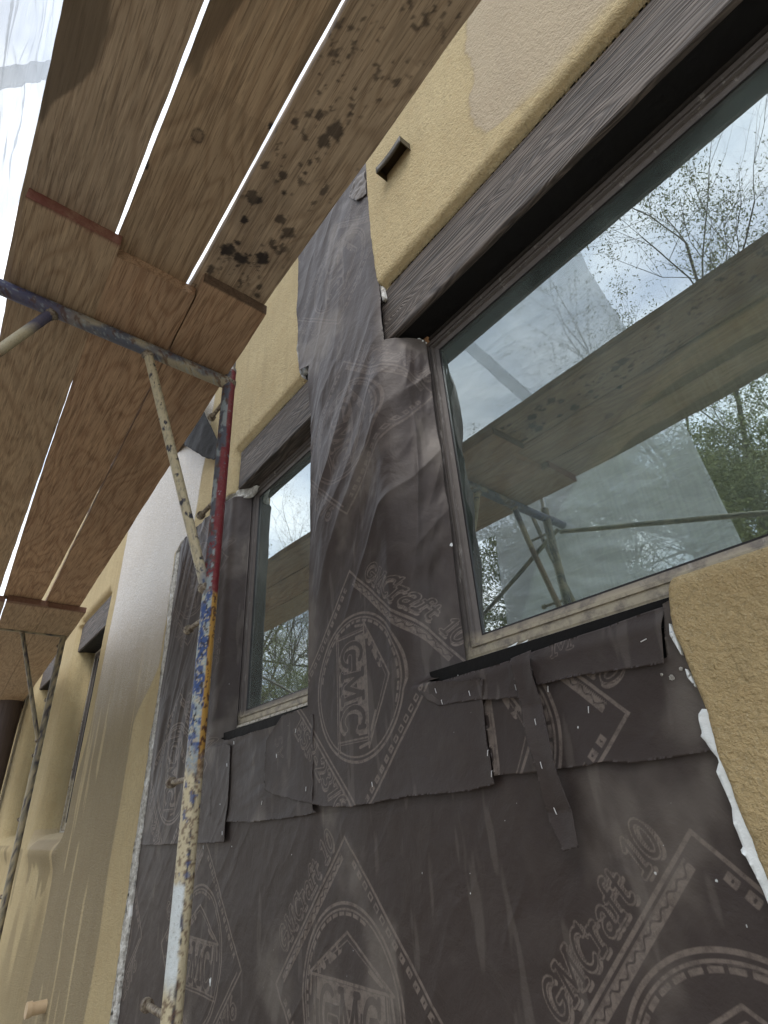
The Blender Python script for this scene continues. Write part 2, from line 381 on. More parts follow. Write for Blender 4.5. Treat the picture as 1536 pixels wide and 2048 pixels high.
def shade_mat():
    m,t,b=mat('roller_shade_fabric'); p=pos(t)
    a=noise(t,N(t,'ShaderNodeMapping',{0:p,'Scale':(150,1,10)}).outputs[0],1,3,.7); c_=noise(t,N(t,'ShaderNodeMapping',{0:p,'Scale':(10,1,150)}).outputs[0],1,3,.7)
    f=math_(t,'MULTIPLY',math_(t,'ADD',a,c_),.5)
    t.links.new(mixc(t,ramp(t,f,[(.36,0.),(.64,1.)]),(.34,.32,.21),(.92,.88,.68)),b.inputs['Base Color']); b.inputs['Roughness'].default_value=.95; return m
M['shade']=shade_mat()
m,t,b=mat('interior_dark'); b.inputs['Base Color'].default_value=(.05,.05,.042,1); b.inputs['Roughness'].default_value=.8; M['interior']=m
m,t,b=mat('head_rail'); b.inputs['Base Color'].default_value=(.62,.60,.34,1); b.inputs['Roughness'].default_value=.45; M['rail']=m
m,t,b=mat('pale_green_foam'); b.inputs['Base Color'].default_value=(.50,.62,.50,1); b.inputs['Roughness'].default_value=.7; M['gfoam']=m

def col_mat(name,rough=.5,metal=0.):
    m,t,b=mat(name); c=attr(t,'Col','Color'); p=pos(t); n=noise(t,p,160,4,.7); n2=noise(t,p,30,4,.7)
    c=mixc(t,math_(t,'MULTIPLY',ramp(t,n,[(.55,0.),(.72,1.)]),.35),c,(.05,.035,.03))
    c=mixc(t,math_(t,'MULTIPLY',ramp(t,n2,[(.5,0.),(.8,1.)]),.3),c,(.30,.26,.20))
    t.links.new(c,b.inputs['Base Color']); b.inputs['Roughness'].default_value=rough; b.inputs['Metallic'].default_value=metal
    bump(t,b,math_(t,'ADD',n,n2),.0022,.8); return m
M['pipe']=col_mat('chipped_paint_steel')
m,t,b=mat('galvanised_steel'); n=noise(t,pos(t),60,4); t.links.new(mixc(t,n,(.30,.30,.30),(.6,.6,.6)),b.inputs['Base Color']); b.inputs['Metallic'].default_value=.9; b.inputs['Roughness'].default_value=.35; M['galv']=m
m,t,b=mat('weathered_steel'); n=noise(t,pos(t),70,5,.7); t.links.new(mixc(t,ramp(t,n,[(.4,0.),(.6,1.)]),(.10,.07,.05),(.34,.30,.23)),b.inputs['Base Color']); b.inputs['Metallic'].default_value=.3; b.inputs['Roughness'].default_value=.6; bump(t,b,n,.003,.8); M['peg']=m

def plastic_mat():
    m,t,b=mat('white_plastic_sheeting'); t.nodes.remove(b); o=t.nodes['Material Output']
    p=pos(t); n=noise(t,N(t,'ShaderNodeMapping',{0:p,'Scale':(.7,1,2.4),'Rotation':(0,.5,0)}).outputs[0],2.2,7,.62,1.2)
    bn=N(t,'ShaderNodeBump',{'Height':n,'Distance':.05,'Strength':.5}).outputs[0]
    c=ramp(t,n,[(.3,(.44,.48,.53)),(.5,(.54,.58,.63)),(.7,(.62,.66,.71))])
    tl=N(t,'ShaderNodeBsdfTranslucent',{'Color':c,'Normal':bn}); df=N(t,'ShaderNodeBsdfDiffuse',{'Color':(.6,.63,.66,1),'Normal':bn})
    tp=N(t,'ShaderNodeBsdfTransparent',{'Color':(.95,.97,.98,1)}); gl=N(t,'ShaderNodeBsdfGlossy',{'Color':(1,1,1,1),'Roughness':.3,'Normal':bn})
    a=N(t,'ShaderNodeMixShader',{0:.25,1:tl.outputs[0],2:df.outputs[0]}); b_=N(t,'ShaderNodeMixShader',{0:.34,1:a.outputs[0],2:tp.outputs[0]})
    c_=N(t,'ShaderNodeMixShader',{0:.07,1:b_.outputs[0],2:gl.outputs[0]}); t.links.new(c_.outputs[0],o.inputs[0]); return m
M['plastic']=plastic_mat()
m,t,b=mat('mesquite_bark'); n=noise(t,pos(t,(8,8,2)),4,4); t.links.new(mixc(t,n,(.05,.038,.028),(.12,.095,.07)),b.inputs['Base Color']); b.inputs['Roughness'].default_value=.9; M['bark']=m
m,t,b=mat('mesquite_leaf'); n=noise(t,pos(t),3,3); t.links.new(mixc(t,n,(.10,.125,.035),(.22,.23,.08)),b.inputs['Base Color']); b.inputs['Roughness'].default_value=.7; M['leaf']=m
m,t,b=mat('gravel_ground'); p=pos(t); n=noise(t,p,30,6,.7); n2=noise(t,p,.6,4); t.links.new(mixc(t,n2,mixc(t,n,(.30,.25,.19),(.50,.44,.35)),(.44,.38,.30)),b.inputs['Base Color']); b.inputs['Roughness'].default_value=.95; bump(t,b,n,.03,1.); M['ground']=m
m,t,b=mat('tan_painted_pipe'); n=noise(t,pos(t),30,4); t.links.new(mixc(t,n,(.46,.34,.21),(.58,.45,.30)),b.inputs['Base Color']); b.inputs['Roughness'].default_value=.3; M['pvc']=m
m,t,b=mat('staple_steel'); b.inputs['Base Color'].default_value=(.72,.73,.74,1); b.inputs['Roughness'].default_value=.35; b.inputs['Metallic'].default_value=.5; M['staple']=m
m,t,b=mat('brown_scupper'); n=noise(t,pos(t),25,4); t.links.new(mixc(t,n,(.022,.017,.008),(.055,.042,.02)),b.inputs['Base Color']); b.inputs['Roughness'].default_value=.5; M['scupper']=m
m,t,b=mat('dark_pergola_timber'); n=noise(t,pos(t,(40,40,1.5)),1,5,.7); t.links.new(mixc(t,n,(.035,.026,.026),(.14,.11,.11)),b.inputs['Base Color']); b.inputs['Roughness'].default_value=.55; bump(t,b,n,.01,.8); M['log']=m

# ------------------------------------------------------------------ ground
Vg=[];ng=60
for i in range(ng+1):
    for j in range(ng+1):
        x=-150+300*i/ng; y=-220+300*j/ng; Vg.append((x,y,0 if (abs(x)<12 and -14<y<6) else .0+.5*math.sin(x*.05)*math.sin(y*.06)*min(1,math.hypot(x,y)/60)))
Fg=np.array([(i*(ng+1)+j,(i+1)*(ng+1)+j,(i+1)*(ng+1)+j+1,i*(ng+1)+j+1) for i in range(ng) for j in range(ng)])
tag(mesh_obj('ground',Vg,Fg,M['ground']),kind='structure')

# ------------------------------------------------------------------ the house: core, openings, stucco
house=empty('house',(-3,0,0),'tan stucco house wall with deep windows and weathered timber lintels','house')
BW=(-1.062,1.6,1.815,2.998)      # big window opening x0,x1,z0,z1
LW=(-2.300,-1.573,1.83,3.02)    # narrow window opening
W1=(-5.62,-4.70,1.50,2.96); W2=(-7.45,-6.55,1.50,2.96); W3=(-9.6,-8.35,1.35,3.1)
core=[]
zs=5.2
xs=[-13,W3[0]-.15,W3[1]+.15,W2[0]-.15,W2[1]+.15,W1[0]-.15,W1[1]+.15,LW[0],LW[1],BW[0],BW[1],3.0]
op={1:W3,3:W2,5:W1,7:LW,9:BW}
for i in range(len(xs)-1):
    if i in op:
        o_=op[i]; core.append((xs[i],xs[i+1],.014,.34,0,o_[2]-(.012 if i>5 else .16))); core.append((xs[i],xs[i+1],.014,.34,o_[3]+.0,zs))
    else: core.append((xs[i],xs[i+1],.014,.34,0,zs))
boxes('wall_core',core,M['felt'],house)
boxes('roof_slab',[(-13,3.0,.02,9.0,5.2,5.4)],M['stucco'],house)
# dim room behind
boxes('room_wall',[(-13,3,3.4,3.5,0,5.2),(-13,-12.9,.34,3.4,0,5.2),(2.9,3,.34,3.4,0,5.2)],M['interior'],house)
boxes('room_ceiling',[(-12.9,2.9,.342,3.398,3.35,3.45)],M['interior'],house)
boxes('room_floor',[(-12.9,2.9,.342,3.398,.05,.15)],M['interior'],house)

def rect_d(X,Z,r):   # distance outside rectangle
    dx=np.maximum(np.maximum(r[0]-X,X-r[1]),0); dz=np.maximum(np.maximum(r[2]-Z,Z-r[3]),0)
    return np.hypot(dx,dz)
def bull(d,r,depth):  # rounded drop of the face as it nears an opening
    q=np.clip(d,0,r); k=r-np.sqrt(np.maximum(r*r-(r-q)**2,0)); return k*depth/r
def stdisp(X,Z,amp,seed=3,fq=70):
    return -amp*(fb(X*fq,Z*fq,seed,3)-.5)*2 - .006*(fb(X*2.2,Z*2.2,seed+9,3)-.5)
# left wall
edge_L=[(-3.071,2.949),(-3.071,2.678),(-3.029,2.130),(-3.061,1.887),(-3.053,1.615),(-3.067,1.407),(-3.064,1.160),(-3.069,0.902)]
LB=[(-2.285,3.245),(-2.285,2.985)]
hd_top=3.245
TR=[(-1.638,4.207),(-1.662,3.984),(-1.641,3.660),(-1.658,3.467),(-1.625,3.295)]
topz=5.0
poly=[(-12.8,0),(-12.8,topz),(TR[0][0],topz)]+rago(TR+[(TR[-1][0]+.012,hd_top+.012)],.02,.006,3)+[(-1.60,hd_top),(-2.285,hd_top),(-2.285,2.985)]
lower=[(-2.285,2.985),(-2.6,2.975),(-3.0,2.99),edge_L[0]]+edge_L[1:]+[(edge_L[-1][0],0)]
poly+=rago(lower,.03,.012,5)[1:]
HDR=(-2.285,-1.5,2.97,hd_top)
holes=[(W1[0],W1[1],W1[2],3.235),(W2[0],W2[1],W2[2],3.235),(W3[0],W3[1],W3[2],3.35)]
def yl(X,Z,sd):
    y=np.full(X.shape,-.032)
    y+=bull(rect_d(X,Z,HDR),.055,.032)
    for h in holes:
        d=rect_d(X,Z,h); over=Z>h[3]-.02
        y+=np.where(over,bull(d,.07,.06),bull(d,.14,.17))
    for h in holes[:2]: y-=.035*np.exp(-((Z-h[2]+.10)/.09)**2)*sstep(.22,.0,np.abs(X-(h[0]+h[1])/2)-(h[1]-h[0])/2)
    return y+stdisp(X,Z,.0012)
def wetl(X,Z,sd):
    n=fb(X*3,Z*.7,21,4); n2=fb(X*14,Z*1.2,25,3); fine=fb(X*30,Z*6,27,3)
    L=-4.42-.26*sstep(2.3,1.3,Z)+.05*(vn(Z*2,Z*0,4)-.5); 
    Rr=np.where(Z<2.96,-3.42+.35*sstep(2.0,2.3,Z)+.05*(vn(Z*3,Z*0,8)-.5),-2.80+.10*(Z-3.1)+.03*(vn(Z*6,Z*0,8)-.5))
    band=sstep(-.012,.012,X-L)*sstep(-.012,.012,Rr-X)
    streak=1-.8*sstep(.70,.76,n2)*(Z<2.6)
    band2=0*X
    drip=0*X
    for (cx,hw,zt,zb) in ((-5.15,.40,1.46,1.10),(-6.1,.12,1.4,1.0),(-6.9,.3,1.42,1.2)):
        zb_=zb+.22*vn(X*13,X*0,6); drip=np.maximum(drip,sstep(-.02,.02,hw-np.abs(X-cx))*sstep(-.02,.02,Z-zb_)*(Z<zt)*.7)
    low=sstep(.35,.05,Z-.45-.5*vn(X*5,X*0,3))*(X<-4.3)*.6
    wet=np.clip(np.maximum.reduce([band*streak*(.9+.1*n),band2,drip,low]),0,1)
    gloss=band*sstep(1.9,2.75,Z+.35*(n-.5)+.12*(fine-.5))
    under=((X>-9)&(Z<1.53)&(Z>1.40)&(rect_d(X,Z,W1)<.10)).astype(float)*.35
    return {'wet':wet*(1-.75*gloss),'gloss':np.clip(gloss+.10*band,0,1),'pale':np.clip(.30*gloss+under,0,1)}  # pale carries part of the wet glare as colour
def punched(name,poly,holes,res,yf,af,mat_,parent,thick):
    # outline with rectangular openings bridged by hairline slits to the border
    o=sheet(name,poly,res,yf,mat_,parent,af,thick); return o
# openings are cut by splitting the wall in vertical bands
def clip_rect(poly,x0,x1,z0,z1):
    def cl(P,ax,v,keep):
        o=[]
        for i in range(len(P)):
            a,b=P[i],P[(i+1)%len(P)]; ia=keep(a[ax],v); ib=keep(b[ax],v)
            if ia: o.append(a)
            if ia!=ib:
                t=(v-a[ax])/(b[ax]-a[ax]); o.append((a[0]+t*(b[0]-a[0]),a[1]+t*(b[1]-a[1])))
        return o
    ge=lambda a,v:a>=v; le=lambda a,v:a<=v
    P=cl(poly,0,x0,ge); P=cl(P,0,x1,le) if P else P; P=cl(P,1,z0,ge) if P else P; P=cl(P,1,z1,le) if P else P
    return P
def grid_wall(name,poly,holes,res,yf,af,mat_,parent,thick):
    P=np.array(poly); x0,z0=P.min(0)-res; x1,z1=P.max(0)+res
    nx_=int((x1-x0)/res)+2; nz_=int((z1-z0)/res)+2
    X,Z=np.meshgrid(x0+np.arange(nx_)*res,z0+np.arange(nz_)*res,indexing='ij');X=X.ravel();Z=Z.ravel()
    sd,NX,NZ=poly_sd(X,Z,poly)
    for h in holes:
        hp=[(h[0],h[2]),(h[1],h[2]),(h[1],h[3]),(h[0],h[3])]; s2,a,b_=poly_sd(X,Z,hp); s2=-s2
        m=s2<sd; sd=np.where(m,s2,sd);NX=np.where(m,a,NX);NZ=np.where(m,b_,NZ)
    near=np.abs(sd)<res*.72; X=np.where(near,NX,X);Z=np.where(near,NZ,Z); ok=(sd>0)|near; sdc=np.where(near,0,sd)
    I=np.arange(nx_*nz_).reshape(nx_,nz_); Q=np.stack([I[:-1,:-1],I[1:,:-1],I[1:,1:],I[:-1,1:]],-1).reshape(-1,4); Q=Q[ok[Q].all(1)]
    used=np.unique(Q); mp_=-np.ones(len(X),int); mp_[used]=np.arange(len(used)); X=X[used];Z=Z[used];sdc=sdc[used];Q=mp_[Q]
    Y=yf(X,Z,sdc); A=af(X,Z,sdc); V=np.stack([X,Y,Z],1)
    E=np.concatenate([Q[:,[0,1]],Q[:,[1,2]],Q[:,[2,3]],Q[:,[3,0]]]); key=np.sort(E,1); k=key[:,0].astype(np.int64)*len(V)+key[:,1]
    u,inv,cnt=np.unique(k,return_inverse=True,return_counts=True); B=E[cnt[inv]==1]; bv=np.unique(B); m2=-np.ones(len(V),int); m2[bv]=len(V)+np.arange(len(bv))
    Vb=V[bv].copy(); Vb[:,1]=np.maximum(Vb[:,1]+.004,.0) if thick is None else Vb[:,1]+thick
    V=np.concatenate([V,Vb]); A={k_:np.concatenate([a,a[bv]]) for k_,a in A.items()}
    Q=np.concatenate([Q,np.stack([B[:,1],B[:,0],m2[B[:,0]],m2[B[:,1]]],1)])
    o=mesh_obj(name,V,Q,mat_,parent,True,A)
    o.data.materials.append(M['edge']); mi=np.zeros(len(Q),np.int32); mi[len(Q)-len(B):]=(V[B[:,0],0]>-3.4).astype(np.int32); o.data.polygons.foreach_set('material_index',mi); return o
grid_wall('stucco_wall',poly,holes,.012,yl,wetl,M['stucco'],house,None)
# right wall above the big lintel
RT=[(-1.045,4.142),(-1.050,3.870),(-1.048,3.617),(-1.037,3.379),(-1.019,3.201)]
polyR=[(3.0,3.275),(3.0,topz),(RT[0][0],topz)]+rago(RT,.02,.003,8)+[(RT[-1][0]+.01,3.275)]
def yr(X,Z,sd): return -.038+bull(np.maximum(Z-3.275,0),.045,.036)+stdisp(X,Z,.0013)
def wr(X,Z,sd):
    e=-.40+.10*(vn(Z*3.1,Z*0,31)-.5)+.05*(vn(Z*9,Z*0,32)-.5)+.012*(vn(Z*40,Z*0,33)-.5)+.16*sstep(3.42,3.32,Z)-.02
    pale=sstep(-.006,.006,X-e)*sstep(3.30,3.40,Z+.03*(vn(X*9,X*0,2)-.5))
    rim=np.exp(-((X-e)/.010)**2)*sstep(3.3,3.36,Z)*.35
    return {'pale':pale*.62,'gloss':0*X,'wet':np.clip(.10*pale+rim,0,1)}
sheet('stucco_panel',polyR,.006,yr,M['stucco'],house,wr,.034)
# lower right wall under the big window sill
LR=[(-0.363,1.793),(-0.366,1.772),(-0.370,1.732),(-0.368,1.683),(-0.363,1.635),(-0.363,1.591),(-0.366,1.539),(-0.364,1.489),(-0.361,1.441),(-0.359,1.385)]
polyP=[(1.6,1.826),(LR[0][0]+.012,1.826)]+rago(LR,.012,.0035,12)+[(LR[-1][0]+.02,.9),(LR[-1][0]+.04,0),(1.6,0)]
def yp(X,Z,sd): return -.036+bull(np.maximum(1.826-Z,0),.03,.03)+bull(np.clip(sd,0,1),.008,.005)+stdisp(X,Z,.0015,13,150)
def wp(X,Z,sd): return {'pale':0*X,'gloss':0*X,'wet':.25*sstep(.55,.75,fb(X*5,Z*5,40,4))}
sheet('stucco_panel',polyP,.0035,yp,M['stucco_near'],house,wp,.03)
# broken white edges of the old stucco
def strip(name,line,w0,w1,y,mat_,amp=.006,seed=1,side=1):
    a=[(x+side*w0,z) for x,z in line]; b_=[(x+side*w1,z) for x,z in line][::-1]
    return sheet(name,rag(a+b_,.012,amp,seed,skip=(len(line)-1,2*len(line)-1)),.005,lambda X,Z,sd:y-.010*fb(X*60,Z*40,seed,3)*sstep(0,.008,sd),mat_,house,None,.012)
strip('broken_edge',edge_L+[(edge_L[-1][0],.3)],-.014,.040,-.020,M['edge'],.008,2)
strip('broken_edge',[(a-.0,b) for a,b in TR],-.01,.030,-.008,M['foam'],.008,4)
strip('broken_edge',RT,-.004,.012,-.02,M['edge'],.002,7,-1)
tp=[(-2.30,2.98),(-2.6,2.97),(-2.9,2.975),(-3.17,2.985)]
sheet('broken_edge',rag([(a,b+.012) for a,b in tp]+[(a,b-.026) for a,b in tp[::-1]],.015,.014,9),.005,lambda X,Z,sd:-.006-.012*fb(X*50,Z*50,6,3)*sstep(0,.01,sd),M['edge'],house,None,.012)
FM=[(-0.369,1.608),(-0.377,1.601),(-0.379,1.591),(-0.380,1.582),(-0.380,1.575),(-0.384,1.571),(-0.379,1.561),(-0.377,1.550),(-0.370,1.536),(-0.379,1.521),(-0.377,1.503),(-0.374,1.475),(-0.379,1.455),(-0.377,1.426),(-0.383,1.420),(-0.377,1.414),(-0.374,1.401),(-0.369,1.376)]
FM2=FM+[(FM[-1][0]+.02,1.15),(FM[-1][0]+.12,1.15),(-.30,1.40),(-.33,1.60)]
sheet('foam_edge',rag(FM2,.01,.002,3,skip=(17,18,19,20,21)),.004,lambda X,Z,sd:-.027-.006*fb(X*30,Z*30,3,3),M['foam'],house,None,.01)
FS=[(-0.377,1.747),(-0.382,1.729),(-0.378,1.710),(-0.374,1.693),(-0.373,1.711),(-0.374,1.732)]
sheet('foam_edge',FS,.003,lambda X,Z,sd:-.030+0*X,M['foam'],house,None,.01)
FS=[(-0.375,1.672),(-0.376,1.658),(-0.369,1.641),(-0.369,1.649),(-0.372,1.664)]
sheet('foam_edge',FS,.003,lambda X,Z,sd:-.030+0*X,M['foam'],house,None,.01)

# lintels
def lintel(x0,x1,y0,y1,z0,z1,seed=1,res=.008):
    xs_=np.arange(x0,x1+res,max(res,(x1-x0)/420)); ring=[]
    # cross-section perimeter
    r=.008; sec=[]
    for z in np.linspace(z0+r,z1-r,34): sec.append((y0,z))
    sec+= [(y0+r*.3,z1-r*.3),(y0+r,z1),(y1,z1),(y1,z0)]
    for y in np.linspace(y1-.01,y0+r,10): sec.append((y,z0))
    sec+=[(y0+r*.3,z0+r*.3)]
    sec=np.array(sec); n=len(sec)
    X=np.repeat(xs_,n); Yv=np.tile(sec[:,0],len(xs_)); Zv=np.tile(sec[:,1],len(xs_))
    front=(Yv<y0+.004)
    Yv=Yv-np.where(front,.0035*(fb(X*1.2,Zv*60,seed,3)-.5),0); Zv=Zv+.003*(fb(X*3,Yv*9,seed+3,3)-.5)*front
    V=np.stack([X,Yv,Zv],1); F=[]
    for i in range(len(xs_)-1):
        for k in range(n): F.append((i*n+k,i*n+(k+1)%n,(i+1)*n+(k+1)%n,(i+1)*n+k))
    F.append(tuple(range(n))[::-1]); F.append(tuple((len(xs_)-1)*n+k for k in range(n)))
    o=mesh_obj('lintel',V,F,M['lintel'],house,True); m=o.modifiers.new('e','EDGE_SPLIT'); m.split_angle=math.radians(40); return o
lb=lintel(-1.052,3.0,-.006,.118,3.000,3.268,1); lb['label']='long weathered grey timber lintel over the wide window'
ll=lintel(-2.270,-1.535,-.006,.075,3.002,3.236,5); ll['label']='short weathered timber lintel over the narrow window'
lintel(W1[0]-.10,W1[1]+.10,.0,.16,2.965,3.232,9); lintel(W2[0]-.10,W2[1]+.10,.0,.16,2.965,3.232,11); lintel(W3[0]-.10,W3[1]+.10,-.05,.16,3.1,3.34,12)
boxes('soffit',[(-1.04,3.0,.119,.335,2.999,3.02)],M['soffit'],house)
# split end of the long lintel
sheet('split_end',rag([(-1.055,3.0),(-1.05,2.975),(-.985,2.968),(-.94,2.985),(-.93,3.0)],.01,.003,2),.003,lambda X,Z,sd:.012+.08*sstep(-1.04,-.95,X)+.004*fb(X*40,Z*40,2,3),M['freshwood'],house,None,.03)
sheet('plaster_remnant',rag([(-1.005,2.992),(-.99,2.962),(-.955,2.955),(-.935,2.97),(-.95,2.993)],.008,.004,6),.003,lambda X,Z,sd:.055+.35*(X+1.0)-.004*fb(X*50,Z*50,3,3),M['foam'],house,None,.02)
# ragged ends and remains beside the narrow lintel
sheet('plaster_remnant',rag([(-1.545,3.24),(-1.528,3.26),(-1.522,3.12),(-1.530,2.985),(-1.547,2.99)],.01,.004,8),.003,lambda X,Z,sd:-.012-.004*fb(X*50,Z*50,3,3),M['edge'],house,None,.02)
sheet('plaster_remnant',rag([(-2.42,2.99),(-2.40,2.94),(-2.30,2.93),(-2.20,2.965),(-2.17,2.995),(-2.28,3.0)],.01,.008,8),.003,lambda X,Z,sd:.0-.012*fb(X*50,Z*50,3,3)+.05*sstep(-2.3,-2.2,X),M['edge'],house,None,.02)

# ------------------------------------------------------------------ windows
def ring(name,x0,x1,z0,z1,prof,mat_,parent):
    """sweep a (inset, y) profile round a rectangle"""
    V=[];F=[]
    for (a,y) in prof: V+=[(x0+a,y,z0+a),(x1-a,y,z0+a),(x1-a,y,z1-a),(x0+a,y,z1-a)]
    for i in range(len(prof)-1):
        for k in range(4): F.append((i*4+k,i*4+(k+1)%4,(i+1)*4+(k+1)%4,(i+1)*4+k))
    return mesh_obj(name,V,F,mat_,parent,False)
def window(x0,x1,z0,z1,yf,label,shade=True,rails=None,gw=.060):
    fr=ring('window',x0,x1,z0,z1,[(.004,yf+.07),(.004,yf+.004),(.010,yf),(.026,yf),(.026,yf+.007),(.033,yf+.007),(.033,yf+.001),(.040,yf+.001),(.040,yf+.012),(.046,yf+.012),(gw,yf+.016),(gw,yf+.06)],M['frame'],house)
    fr['label']=label
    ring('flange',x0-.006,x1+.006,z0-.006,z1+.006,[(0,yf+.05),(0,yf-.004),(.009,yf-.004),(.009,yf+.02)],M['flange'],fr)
    ring('seal',x0+gw-.006,x1-gw+.006,z0+gw-.006,z1-gw+.006,[(0,yf+.0165),(.010,yf+.0155),(.010,yf+.024)],M['seal'],fr)
    g=gw-.003
    boxes('pane',[(x0+g,x1-g,yf+.020,yf+.0235,z0+g,z1-g)],M['glass'],fr)
    if shade:
        zt=z1-.12 if rails else z1-.02
        n=60; V=[];F=[]
        for i in range(n+1):
            for zz in (z0+.02,zt): V.append((x0+.075+(x1-x0-.15)*i/n, yf+.055+.003*math.sin(i*.5), zz))
        for i in range(n): F.append((2*i,2*i+2,2*i+3,2*i+1))
        mesh_obj('roller_shade',V,F,M['shade'],fr)
    return fr
wb=window(-.972,2.4,1.828,2.992,.108,'wide window with bronze frame under the long timber lintel',True,True)
# head of the wide window inside: shade roller and pale offcuts of foam seen through the glass
tubes('shade_roller',[([(-.86,.205,2.905),(2.3,.205,2.905)],.036)],M['rail'],wb)
boxes('head_rail',[(-.88,2.3,.26,.30,2.86,2.95)],M['rail'],wb)
for fb_ in [(-.70,-.40,.142,.150,2.895,2.912),(-.86,-.80,.142,.150,2.890,2.905),(-.23,-.17,.142,.150,2.895,2.912)]: boxes('foam_backer',[fb_],M['gfoam'],wb)
wl=window(-2.262,-1.592,1.842,3.012,.066,'tall narrow window with bronze frame under the short timber lintel',True,None,.058)
for wv in (W1,W2,W3):
    window(wv[0]+.005,wv[1]-.005,wv[2]+.005,wv[3]-.005,.145,'shadowed window set deep in the rounded stucco of the far wall',True)
    boxes('reveal',[(wv[0]-.02,wv[0]+.004,.137,.22,wv[2]-.03,wv[3])],M['stucco'],house); boxes('reveal',[(wv[1]-.004,wv[1]+.02,.137,.22,wv[2]-.03,wv[3])],M['stucco'],house)
# sills below the two near windows (dark recess under the frames)
for (a,b_,z,y) in ((-2.255,-1.573,1.828,.066),(-.958,-.30,1.812,.108)):
    V=[(a,.006,z-.06),(b_,.006,z-.06),(b_,y+.04,z),(a,y+.04,z)]; mesh_obj('sill_flashing',V,[(0,1,2,3)],M['felt'],house,False)
for c_ in [(-0.711,0.090,1.810),(-0.797,0.090,1.818),(-0.767,0.090,1.816)]:
    x,y,z=c_; mesh_obj('foam_offcut',[(x-.02,.06,z-.012),(x+.03,.05,z-.012),(x+.035,.07,z+.008),(x-.005,.08,z+.006)],[(0,1,2,3)],M['foam'],house,False)

# ------------------------------------------------------------------ print on the paper: stroke lettering and emblem as distance fields
def arc(cx,cy,rx,ry,a0,a1,n=9):
    return [(cx+rx*math.cos(math.radians(a0+(a1-a0)*i/n)),cy+ry*math.sin(math.radians(a0+(a1-a0)*i/n))) for i in range(n+1)]
GL={
'G':(.86,[arc(.44,.5,.36,.46,50,330,14)+[(.76,.42)],[(.5,.42),(.88,.42)]]),
'M':(1.02,[[(.14,.04),(.20,.96)],[(.20,.96),(.50,.18)],[(.50,.18),(.82,.96)],[(.82,.96),(.88,.04)],[(.02,.04),(.26,.04)],[(.76,.04),(1.0,.04)],[(.06,.96),(.24,.96)],[(.78,.96),(.96,.96)]]),
'C':(.80,[arc(.44,.5,.36,.46,48,312,14),[(.70,.98),(.70,.74)]]),
'r':(.52,[[(.16,.04),(.16,.64)],[(.16,.42)]+arc(.34,.46,.16,.18,160,60,5),[(.02,.04),(.30,.04)],[(.04,.64),(.16,.64)]]),
'a':(.60,[[(.46,.06),(.46,.50)]+arc(.28,.48,.18,.16,0,150,6),arc(.27,.20,.19,.16,60,320,9),[(.46,.06),(.58,.04)]]),
'f':(.44,[[(.18,.04),(.18,.80)]+arc(.32,.82,.14,.14,180,50,5),[(.02,.60),(.38,.60)],[(.04,.04),(.32,.04)]]),
't':(.44,[[(.18,.90),(.18,.18)]+arc(.32,.16,.14,.12,180,320,5),[(.02,.62),(.40,.62)]]),
'1':(.48,[[(.08,.80),(.26,.96),(.26,.04)],[(.08,.04),(.44,.04)]]),
'0':(.70,[arc(.35,.5,.26,.46,0,360,18)]),
'E':(.66,[[(.14,.04),(.14,.96)],[(.04,.96),(.58,.96),(.58,.82)],[(.14,.52),(.46,.52)],[(.04,.04),(.60,.04),(.60,.18)]]),
'S':(.62,[arc(.32,.72,.22,.23,40,270,9)+arc(.32,.27,.24,.22,90,-140,9)]),
'R':(.74,[[(.16,.04),(.16,.96),(.36,.96)]+arc(.38,.73,.20,.23,90,-90,8)+[(.16,.50)],[(.36,.50),(.66,.04)],[(.04,.04),(.28,.04)]]),
'-':(.36,[[(.08,.42),(.28,.42)]]),
'2':(.62,[arc(.31,.70,.23,.25,160,-30,8)+[(.08,.04),(.56,.04)]]),
'3':(.62,[arc(.29,.73,.21,.22,150,-80,8),arc(.29,.27,.24,.23,80,-150,9)]),
'7':(.60,[[(.06,.80),(.06,.95),(.54,.95),(.22,.04)]]),
'6':(.62,[arc(.31,.28,.22,.24,0,360,14),[(.09,.30)]+arc(.42,.42,.33,.52,165,95,6)]),
'Y':(.70,[[(.06,.96),(.35,.5),(.64,.96)],[(.35,.5),(.35,.04)]]),
' ':(.5,[]),
}
def seg_d(x,y,a,b):
    ex,ey=b[0]-a[0],b[1]-a[1]; L=ex*ex+ey*ey+1e-12; t=np.clip(((x-a[0])*ex+(y-a[1])*ey)/L,0,1)
    return np.hypot(x-a[0]-t*ex,y-a[1]-t*ey)
def text_sd(x,y,s,h,slant=.18,w=.115,stretch=1.0,space=.10):
    """distance to fat strokes of the text (negative inside); origin at the baseline start"""
    d=np.full(x.shape,1.0); yy=y/h; xx=(x/h)/stretch-yy*slant; cx=0
    for ch in s:
        adv,st=GL[ch]
        m=(xx>cx-.3)&(xx<cx+adv+.3)&(yy>-.35)&(yy<1.35)
        if m.any():
            xs_=xx[m]-cx; ys_=yy[m]; q=np.full(xs_.shape,1.0)
            for pl in st:
                for i in range(len(pl)-1): q=np.minimum(q,seg_d(xs_,ys_,pl[i],pl[i+1]))
            d[m]=np.minimum(d[m],q-w)
        cx+=adv+space
    return d*h
def text_len(s,h,stretch=1.,space=.10): return h*stretch*sum(GL[c][0]+space for c in s)
def outline_text(x,y,s,h,lw,slant=.18,w=.115,stretch=1.,shadow=(.10,-.12)):
    d=text_sd(x,y,s,h,slant,w,stretch); d2=text_sd(x-shadow[0]*h,y-shadow[1]*h,s,h,slant,w,stretch)
    line=np.abs(d)-lw; fill=np.maximum(d2+lw*.4,-(d-lw*2.2)); return np.minimum(line,fill)
def line_sd(x,y,a,b,hw): return seg_d(x,y,a,b)-hw
